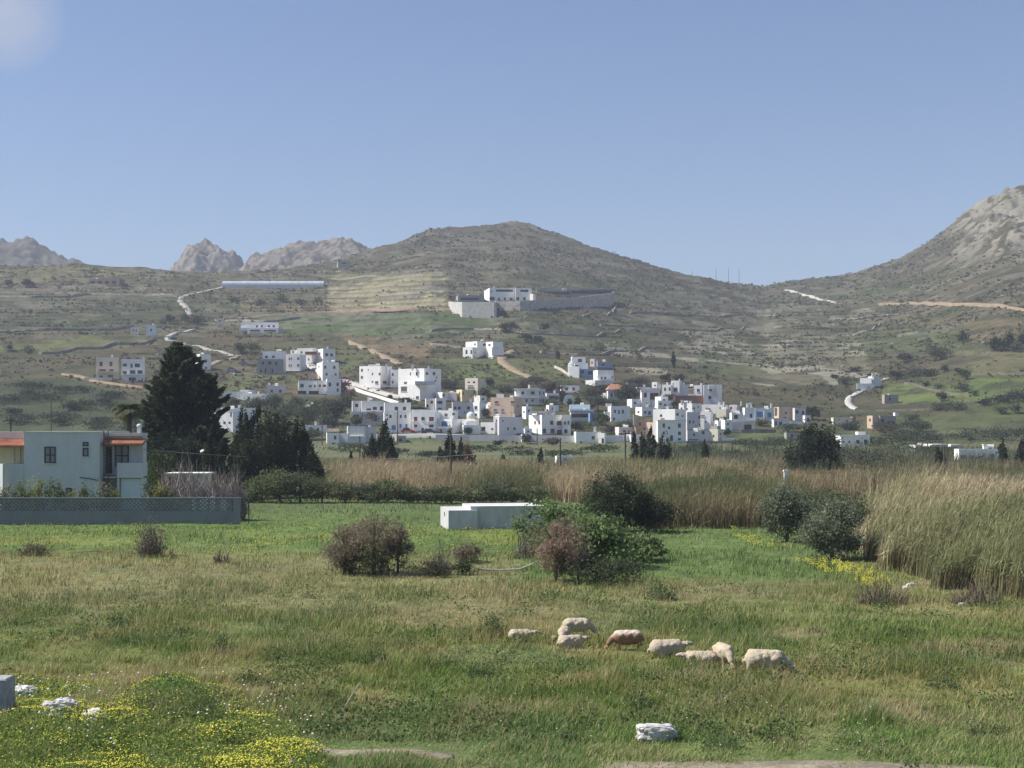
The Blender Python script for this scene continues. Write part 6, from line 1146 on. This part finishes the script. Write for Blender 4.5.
# broad leaved weeds
def weeds(n, seed):
    q = np.random.default_rng(seed); v = 590+(775-590)*q.random(n*3); u = q.uniform(-120, 1144, n*3); Y = F*EYE/(v-HZ); x = (u-512)/F*Y
    k = fbm(x, Y, 3.0, 3, 430) > .56; x, Y = x[k][:n], Y[k][:n]; n = len(x); c = np.repeat(np.arange(n), 30)
    s = .12+.25*q.random(n); P = np.stack([x, Y, terr(x, Y)], 1)[c]+q.normal(size=(len(c), 3))*np.array((.16, .16, .0))*1.2; P[:, 2] += np.abs(q.normal(size=len(c)))*s[c]
    V, Fc = leaf_arrays(P, .075, seed=seed, up=.3, aspect=.6); t = np.array((.125, .18, .06))*(.55+.7*q.random((n, 1)))[c]*(.8+.4*q.random((len(c), 1)))
    return V, Fc, np.repeat(t, 4, 0)
V, Fc, T = weeds(1500, 7); tag(arrmesh('field_weeds', V, Fc, M_leaf, T), kind='stuff')
# flowering mound at lower left: foliage and flower heads
def mound():
    q = np.random.default_rng(77); n = 60000; v = q.uniform(684, 790, n); u = q.uniform(-120, 335, n); Y = F*EYE/(v-HZ); x = (u-512)/F*Y
    lim = np.interp(v, [684, 700, 720, 745, 768, 800], [150, 215, 262, 300, 322, 345])
    k = (u < lim+q.normal(size=n)*8); x, Y, u, v = x[k], Y[k], u[k], v[k]; n = len(x)
    hh = .12+.30*np.clip((fbm(x, Y, 1.5, 3, 78)-.3)*2, 0, 1)+.5*np.exp(-((u-172)/32)**2-((v-722)/16)**2); zz = terr(x, Y)
    P = np.stack([x, Y, zz+hh*q.random(n)**.5], 1)
    V, Fc = leaf_arrays(P, .075, seed=8, up=.5, aspect=.35); dkk = np.exp(-((u-180)/45)**2-((v-715)/20)**2)[:, None]
    t = (np.array((.22, .29, .07))*(1-dkk)+np.array((.10, .19, .045))*dkk)*(.6+.7*q.random((n, 1)))
    tag(arrmesh('flowering_ground_cover', V, Fc, M_leaf, np.repeat(t, 4, 0)), kind='stuff')
    return x, Y, u, v, zz+hh
mx_, my_, mu_, mv_, mz_ = mound()
def heads(P, s, q):
    O = np.array([(1, 0, 0), (0, 1, 0), (-1, 0, 0), (0, -1, 0), (0, 0, .7), (0, 0, -.5)]); n = len(P)
    V = (P[:, None, :]+O[None]*s[:, None, None]).reshape(-1, 3); f = np.array([(0, 1, 4), (1, 2, 4), (2, 3, 4), (3, 0, 4), (1, 0, 5), (2, 1, 5), (3, 2, 5), (0, 3, 5)])
    return V, (f[None]+6*np.arange(n)[:, None, None]).reshape(-1, 3)
q = np.random.default_rng(5)
pr = np.clip((fbm(mx_, my_, 1.3, 3, 90)-.40)*4, 0, 1)*(1-.97*np.exp(-((mu_-178)/46)**2-((mv_-724)/24)**2))*ss(mu_, -40, 60)*(.15+.22*ss(mv_, 715, 740))+.02
k = q.random(len(mx_)) < pr
V, Fc = heads(np.stack([mx_, my_, mz_+.02], 1)[k], .014+.016*q.random(k.sum())**1.5, q)
M_yel = mat('yellow_petal', (.58, .54, .07), nscale=4, namt=.2); tag(arrmesh('yellow_flowers', V, Fc, M_yel), kind='stuff')
def strip(u0, u1, v0, v1, n, seed, s, m, name, keepf=None, hz=.3):
    q = np.random.default_rng(seed); u = q.uniform(u0, u1, n); v = q.uniform(v0, v1, n); Y = F*EYE/(v-HZ); x = (u-512)/F*Y; k = fbm(x, Y, 3, 3, seed) > .48
    if keepf is not None: k &= keepf(u, v)
    x, Y = x[k], Y[k]; V, Fc = heads(np.stack([x, Y, terr(x, Y)+hz*(.5+q.random(len(x)))], 1), s*(.7+.6*q.random(len(x))), q); tag(arrmesh(name, V, Fc, m), kind='stuff')
strip(730, 900, 528, 604, 26000, 21, .032, M_yel, 'yellow_flowers', lambda u, v: (np.abs(v-(533+(u-738)*.38)) < 6+10*(fbm(u, v, 14, 3, 4)-.35)) & (fbm(u, v, 5, 3, 8) > .40+.12*ss(u, 820, 880)), hz=.2)
strip(-60, 560, 528, 560, 1500, 22, .045, M_yel, 'yellow_flowers')
strip(0, 1100, 600, 760, 500, 23, .018, M_yel, 'yellow_flowers')
M_dai = mat('white_petal', (.75, .73, .66)); strip(-60, 330, 690, 775, 260, 24, .030, M_dai, 'white_daisies', hz=.45); strip(350, 900, 640, 760, 260, 25, .018, M_dai, 'white_daisies')
# ---------------------------------------------------------------- scrub and boulders over the hillsides
def scrub(n, seed):
    q = np.random.default_rng(seed); u = q.uniform(-200, 1230, n); Y = 400+(1330-400)*q.random(n)**.85; x = (u-512)/F*Y; Yr = np.interp(u, RD_U, RD_Y)
    m = fbm(x, Y, 26, 4, seed+1); m2 = fbm(x, Y, 140, 3, 81); vv = row(x, Y); k = (Y < Yr-2) & (m > .46+.05*q.normal(size=n)) & (rockmask(x, Y) < .55)
    for pts, col, a in FIELDS:
        if a >= .75: k &= ~(inpoly(u, vv, pts) & (q.random(n) < .9))
    k &= ~((vv > 398) & (q.random(n) < .75))
    x, Y = x[k], Y[k]; n = len(x); K_ = 7; s = (.25+.65*q.random(n)**2.5)*(.8+Y/1300); c = np.repeat(np.arange(n), K_)
    P = np.stack([x, Y, terr(x, Y)], 1)[c]+q.normal(size=(n*K_, 3))*np.array((1, .9, .3))*s[c][:, None]*.55; P[:, 2] += s[c]*.55
    V, Fc = leaf_arrays(P, 1.0, seed=seed, aspect=.75); V = (V.reshape(-1, 4, 3)-P[:, None])*s[c][:, None, None]*.95+P[:, None]
    t0 = np.where(q.random((n, 1)) < .3, np.array((.105, .085, .055)), np.array((.055, .062, .030)))*(.65+.6*q.random((n, 1)))
    tag(arrmesh('hillside_scrub', V.reshape(-1, 3), Fc, M_leaf, np.repeat(t0[c], 4, 0)), kind='stuff')
scrub(70000, 600)
def boulders(n, seed):
    q = np.random.default_rng(seed); u = q.uniform(-200, 1230, n); Y = 430+(1330-430)*q.random(n)**.8; x = (u-512)/F*Y; Yr = np.interp(u, RD_U, RD_Y)
    m = fbm(x, Y, 40, 4, seed+1); k = (Y < Yr-2) & (m+.25*rockmask(x, Y) > .56+.04*q.normal(size=n)); vv = row(x, Y)
    for pts, col, a in FIELDS:
        if a >= .7: k &= ~inpoly(u, vv, pts)
    x, Y = x[k], Y[k]; n = len(x); s = (.22+.9*q.random(n)**3)*(.7+Y/1200)
    O = np.array([(1, 0, 0), (.2, 1, 0), (-1, .1, 0), (-.1, -1, 0), (.1, 0, .8), (0, 0, -.6)]); V = O[None]*(.7+.6*q.random((n, 6, 3)))*s[:, None, None]*np.array((1, .8, .75))+np.stack([x, Y, terr(x, Y)], 1)[:, None]
    f = np.array([(0, 1, 4), (1, 2, 4), (2, 3, 4), (3, 0, 4), (1, 0, 5), (2, 1, 5), (3, 2, 5), (0, 3, 5)]); Fc = (f[None]+6*np.arange(n)[:, None, None]).reshape(-1, 3)
    t = np.repeat(np.array((.20, .18, .155))*(.6+.7*q.random((n, 1))), 6, 0); tag(arrmesh('hillside_boulders', V.reshape(-1, 3), Fc, M_twig, t), kind='stuff')
boulders(15000, 700)
# ---------------------------------------------------------------- stones, sticks, post
def rock(name, u, v, w, h, d, label, m, seed=0, rz=0, cat='rock', sink=.12, group=None, flat=.5, bot=None):
    Y = F*EYE/(v-HZ); x = (u-512)/F*Y; z = tz(x, Y); Y = Y+(z*F/(v-HZ)*-1 if abs(z) > .15 else 0); x = (u-512)/F*Y; z = tz(x, Y); k = Y/F
    q = np.random.default_rng(seed); import bmesh
    bm = bmesh.new(); bmesh.ops.create_icosphere(bm, subdivisions=4, radius=1)
    for vv in bm.verts:
        c = np.array(vv.co); c = np.sign(c)*np.abs(c)**.62
        n_ = float(fbm(c[0]*1.3+seed+c[2], c[1]*1.3+c[2]*.7, .8, 3, seed))-.5; n2 = float(fbm(c[0]*4+seed, c[1]*4+c[2]*4, .8, 3, seed+3))-.5
        c = c*(1+n_*.75+n2*.22); vv.co = (c[0]*w*k/2*.85, c[1]*d/2, (c[2]*.5+.42)*h*k)
    me = bpy.data.meshes.new(name); bm.to_mesh(me); bm.free(); me.materials.append(m)
    o = link(name, me); o.location = (x, Y, z-sink); o.rotation_euler = (0, 0, rz); tag(o, label, cat, group); return o
M_marble = mat('weathered_marble', (.55, .53, .51), nscale=3, namt=.25, n2=14, n2amt=.35, bump=.04, bscale=9)
rock('white_rock', 656, 741, 46, 17, .6, 'rough white rock lying in the grass below the sheep', M_marble, 4, .2, sink=.0)
rock('white_rock', 635, 727, 5, 5, .1, 'small pale stone just left above the rough white rock', M_marble, 9)
rock('marble_block', 24, 709, 34, 19, .6, 'flat white marble slab beside the concrete post at far left', M_marble, 12, .1, sink=.0)
rock('marble_block', 62, 724, 42, 20, .5, 'slanting white broken marble block among the yellow flowers', M_marble, 15, .3, sink=-.03)
rock('marble_block', 93, 726, 24, 14, .4, 'small white marble lump right of the slanting block', M_marble, 18, -.3, sink=.0)
rock('pale_stone', 291, 768, 14, 9, .3, 'small pale stone near the bottom edge below the yellow flowers', M_marble, 22, 0)
for i, (u, v) in enumerate(((905, 590), (962, 607), (1016, 619), (911, 587))):
    rock('pale_stone', u, v, 9 if i else 7, 6, .3, ['pale stone at the foot of the right reed bed, leftmost', 'pale stone at the foot of the reeds, third from left', 'larger pale stone at the foot of the reeds by the right edge', 'little pale stone next to the leftmost one under the reeds'][i], M_marble, 30+i)
def post():
    Y = 33.0; k = Y/F; x0, x1 = (-14-512)*k, (10.5-512)*k; z = tz(x1, Y); zt = EYE+(HZ-677)*k
    m = MB(); b = .03; m.poly([(x0, Y-.3, z-.3), (x1, Y-.3, z-.3), (x1, Y+.3, z-.3), (x0, Y+.3, z-.3), (x0, Y-.3, zt-b), (x1, Y-.3, zt-b), (x1, Y+.3, zt-b), (x0, Y+.3, zt-b), (x0+b, Y-.3+b, zt), (x1-b, Y-.3+b, zt), (x1-b, Y+.3-b, zt), (x0+b, Y+.3-b, zt)],
        [(0, 1, 5, 4), (1, 2, 6, 5), (2, 3, 7, 6), (3, 0, 4, 7), (4, 5, 9, 8), (5, 6, 10, 9), (6, 7, 11, 10), (7, 4, 8, 11), (8, 9, 10, 11)])
    tag(m.build('concrete_post', mat('grey_concrete', (.33, .33, .35), nscale=2, namt=.2, n2=9, n2amt=.2, bump=.01, bscale=20), None, (x1, Y, z)), 'square grey concrete post cut by the left edge of the photo', 'post')
post()
def stick(name, pts, r, label, m=M_wood):
    mm = MB(); mm.tube(pts, r, 6); tag(mm.build(name, m, None, tuple(pts[0])), label, 'branch')
M_pale = mat('pale_wood', (.38, .34, .30), nscale=8, namt=.3)
Y = 34.5; stick('leaning_stick', [px(333, 724, Y), px(341, 713, Y), px(349, 700, Y+.1), px(361, 681, Y+.2)], [.022, .02, .017, .01], 'thin bare stick leaning in the grass above the footpath', M_pale)
Y = 70; stick('fallen_branch', [px(478, 569, Y), px(500, 570, Y), px(520, 569, Y), px(530, 565, Y), px(538, 561, Y)], [.06, .05, .06, .05, .03], 'pale fallen branch lying left of the reddish thorny bush', M_pale)
Y = 75; stick('fallen_branch', [px(70, 553, 82), px(95, 551, 82), px(116, 553.5, 82)], [.02, .03, .02], 'thin dark branch lying in the green field at left')
def sign():
    Y = 125; x, _, z = px(786, 470, Y); r = empty('white_pillar', (x, Y, 0), 'small white painted pillar standing in the reeds', 'pillar'); w = 3.4*Y/F
    m = MB(); m.box(x-w/2, x+w/2, Y, Y+.3, -.3, z-.15); m.build('post', paint('w'), r, (x, Y, 0)); m = MB(); m.box(x-w/2-.06, x+w/2+.06, Y-.06, Y+.36, z-.15, z); m.build('cap', paint('w'), r, (x, Y, 0))
sign()
# tall weed stems in the foreground
WD = sorted([(495, 638, 30, 30), (480, 680, 24, 18), (640, 716, 34, 36), (720, 752, 60, 24), (865, 752, 90, 24), (985, 740, 50, 26), (905, 640, 34, 14), (375, 668, 30, 22), (222, 656, 34, 22), (120, 632, 26, 18), (660, 600, 30, 26), (570, 742, 30, 14), (940, 690, 40, 20), (250, 688, 40, 20), (205, 722, 54, 36), (158, 718, 50, 30)])
for i, (u, v, w, h) in enumerate(WD):
    twigs('tall_weed', u, v, w, h, ORD[WD.index((u, v, w, h))]+' clump of tall leafy weeds from the left in the meadow', 'weed', (.09, .12, .055), 60, None, 'tall weed clumps in the meadow', leaf=((.07, .115, .045), 7), upright=1, seed=50+i, thick=.5)
# ---------------------------------------------------------------- sheep
M_wool = mat('fleece', (.50, .42, .31), nscale=9, namt=.15, n2=30, n2amt=.2, bump=.03, bscale=30)
def sheep_mat(brown):
    m = mat('fleece_brown', (.5, .5, .5)) if brown else M_wool
    if brown and not m.get('done'):
        t = m.node_tree; n = t.nodes; l = t.links; tcn = n.new('ShaderNodeTexCoord'); sp = n.new('ShaderNodeSeparateXYZ'); cr = n.new('ShaderNodeValToRGB'); nz = n.new('ShaderNodeTexNoise'); nz.inputs['Scale'].default_value = 4
        ad = n.new('ShaderNodeMath'); ad.operation = 'MULTIPLY_ADD'; ad.inputs[1].default_value = .25
        l.new(tcn.outputs['Object'], sp.inputs[0]); l.new(nz.outputs[0], ad.inputs[0]); l.new(sp.outputs['Z'], ad.inputs[2]); l.new(ad.outputs[0], cr.inputs[0])
        cr.color_ramp.elements[0].position = .62; cr.color_ramp.elements[0].color = (.25, .15, .09, 1); cr.color_ramp.elements[1].position = .76; cr.color_ramp.elements[1].color = (.55, .46, .38, 1)
        l.new(cr.outputs[0], n['Principled BSDF'].inputs['Base Color']); m['done'] = 1
    return m
def sheep(u, v, Lw, hd, pose, label, brown=False, scale=1.0, sink=.0):
    """graze: head down at +x; stand: head forward; lie: folded on the ground"""
    Y = F*EYE/(v-HZ); x = (u-512)/F*Y; z = tz(x, Y)
    lie = pose == 'lie'; b = .30 if lie else .50; m = MB(); q = random.Random(int(u))
    def ell(c, r, n=16, k=10):
        v0 = len(m.v)
        for i in range(k+1):
            t = math.pi*i/k
            for j in range(n): p = 2*math.pi*j/n; m.v.append((c[0]+r[0]*math.cos(t), c[1]+r[1]*math.sin(t)*math.cos(p), c[2]+r[2]*math.sin(t)*math.sin(p)))
        for i in range(k):
            for j in range(n): m.f.append((v0+i*n+j, v0+i*n+(j+1) % n, v0+(i+1)*n+(j+1) % n, v0+(i+1)*n+j))
    ell((0, 0, b), (.50, .25, .25)); ell((-.27, 0, b+.0), (.28, .26, .255)); ell((.24, 0, b), (.27, .235, .25)); ell((.0, 0, b-.06), (.42, .24, .22))
    for i in range(16):                                  # tufts of fleece
        t = q.uniform(-.42, .38); a = q.uniform(0, 3.14); ell((t, .20*math.cos(a), b+.17*math.sin(a)), (.11, .09, .09), 8, 6)
    if pose == 'graze': nk = [(.36, 0, b), (.54, 0, b-.08), (.66, 0, b-.25), (.74, 0, b-.37)]
    elif pose == 'lie': nk = [(.36, 0, b+.03), (.50, 0, b+.06), (.58, 0, b+.12), (.66, 0, b+.11)]
    else: nk = [(.36, 0, b), (.52, 0, b+.10), (.60, 0, b+.18), (.68, 0, b+.16)]
    m.tube(nk[:3], [.17, .12, .085], 12)
    h = np.array(nk[3]); d = h-np.array(nk[2]); d /= np.linalg.norm(d); m.tube([h-d*.13, h-d*.05, h+d*.06, h+d*.14, h+d*.165], [.05, .078, .066, .045, .03], 10)
    up = np.array((d[2], 0, -d[0])); up = up if up[2] > 0 or up[0] < 0 else -up
    for s_ in (-1, 1): e0 = h-d*.06+np.array((0, s_*.05, 0)); m.tube([e0, e0+np.array((-.02, s_*.07, .01)), e0+np.array((-.03, s_*.13, -.02))], [.02, .03, .012], 8)
    if not lie:
        for sx, kn in ((.27, .01), (-.40, -.06)):
            for s_ in (-1, 1): m.tube([(sx, s_*.13, b-.08), (sx+kn, s_*.13, .24), (sx+.01, s_*.13, .10), (sx+.015, s_*.13, 0)], [.085, .042, .032, .036], 8)
    else:
        for sx in (.28, -.26):
            for s_ in (-1, 1): m.tube([(sx, s_*.18, .14), (sx+.16, s_*.22, .07), (sx+.02, s_*.24, .05)], [.08, .045, .035], 8)
    m.tube([(-.50, 0, b+.06), (-.57, 0, b-.05), (-.57, 0, b-.17)], [.05, .045, .025], 8)
    sc_ = Lw*scale*.95; m.v = [(p[0]*sc_, p[1]*sc_, p[2]*sc_) for p in m.v]
    o = m.build('sheep', sheep_mat(brown), None, (0, 0, 0), smooth=True); o.location = (x, Y, z-sink-.02); o.rotation_euler = (0, 0, R(hd)); tag(o, label, 'sheep', 'sheep grazing in the meadow')
    md = o.modifiers.new('remesh', 'REMESH'); md.mode = 'VOXEL'; md.voxel_size = .018; md.use_smooth_shade = True
    sm = o.modifiers.new('smooth', 'SMOOTH'); sm.iterations = 3; sm.factor = .5
    return o
sheep(521, 643, .85, 8, 'lie', 'small sheep lying on its own, leftmost of the flock', scale=.98)
sheep(554.5, 641, .8, 100, 'lie', 'tiny pale lamb left of the cluster of sheep', scale=.5)
sheep(564, 643, .9, -100, 'graze', 'sheep seen end on at the left of the cluster of three', scale=.9)
sheep(577, 638, 1.0, 8, 'graze', 'large sheep grazing at the top of the cluster of three')
sheep(571, 649, .95, 20, 'lie', 'sheep resting in front, lowest of the cluster of three', scale=.95)
sheep(627, 651, 1.0, 184, 'graze', 'brown and white sheep grazing towards the left', True, 1.0, .04)
sheep(667, 658, 1.12, 10, 'lie', 'plump white sheep lying in the middle of the right hand group')
sheep(701, 668, .98, 175, 'lie', 'white sheep half sunk in the grass behind green weeds')
sheep(724, 668, .95, -78, 'graze', 'white sheep seen end on beside the green weeds', scale=1.05)
sheep(766, 675, 1.2, -8, 'graze', 'rightmost sheep, grazing with head stretched to the right', sink=.1)
# ---------------------------------------------------------------- the air between
def haze():
    m = MB(); m.box(-2300, 2300, -40, 3200, -4.5, 420); o = m.build('haze', bpy.data.materials.new('air')); t = o.data.materials[0]; t.use_nodes = True; n = t.node_tree.nodes
    n.remove(n['Principled BSDF']); v = n.new('ShaderNodeVolumePrincipled'); v.inputs['Color'].default_value = (.80, .86, 1, 1); v.inputs['Density'].default_value = .00020; v.inputs['Anisotropy'].default_value = 0.0
    t.node_tree.links.new(v.outputs[0], n['Material Output'].inputs['Volume']); tag(o, kind='stuff')
haze()
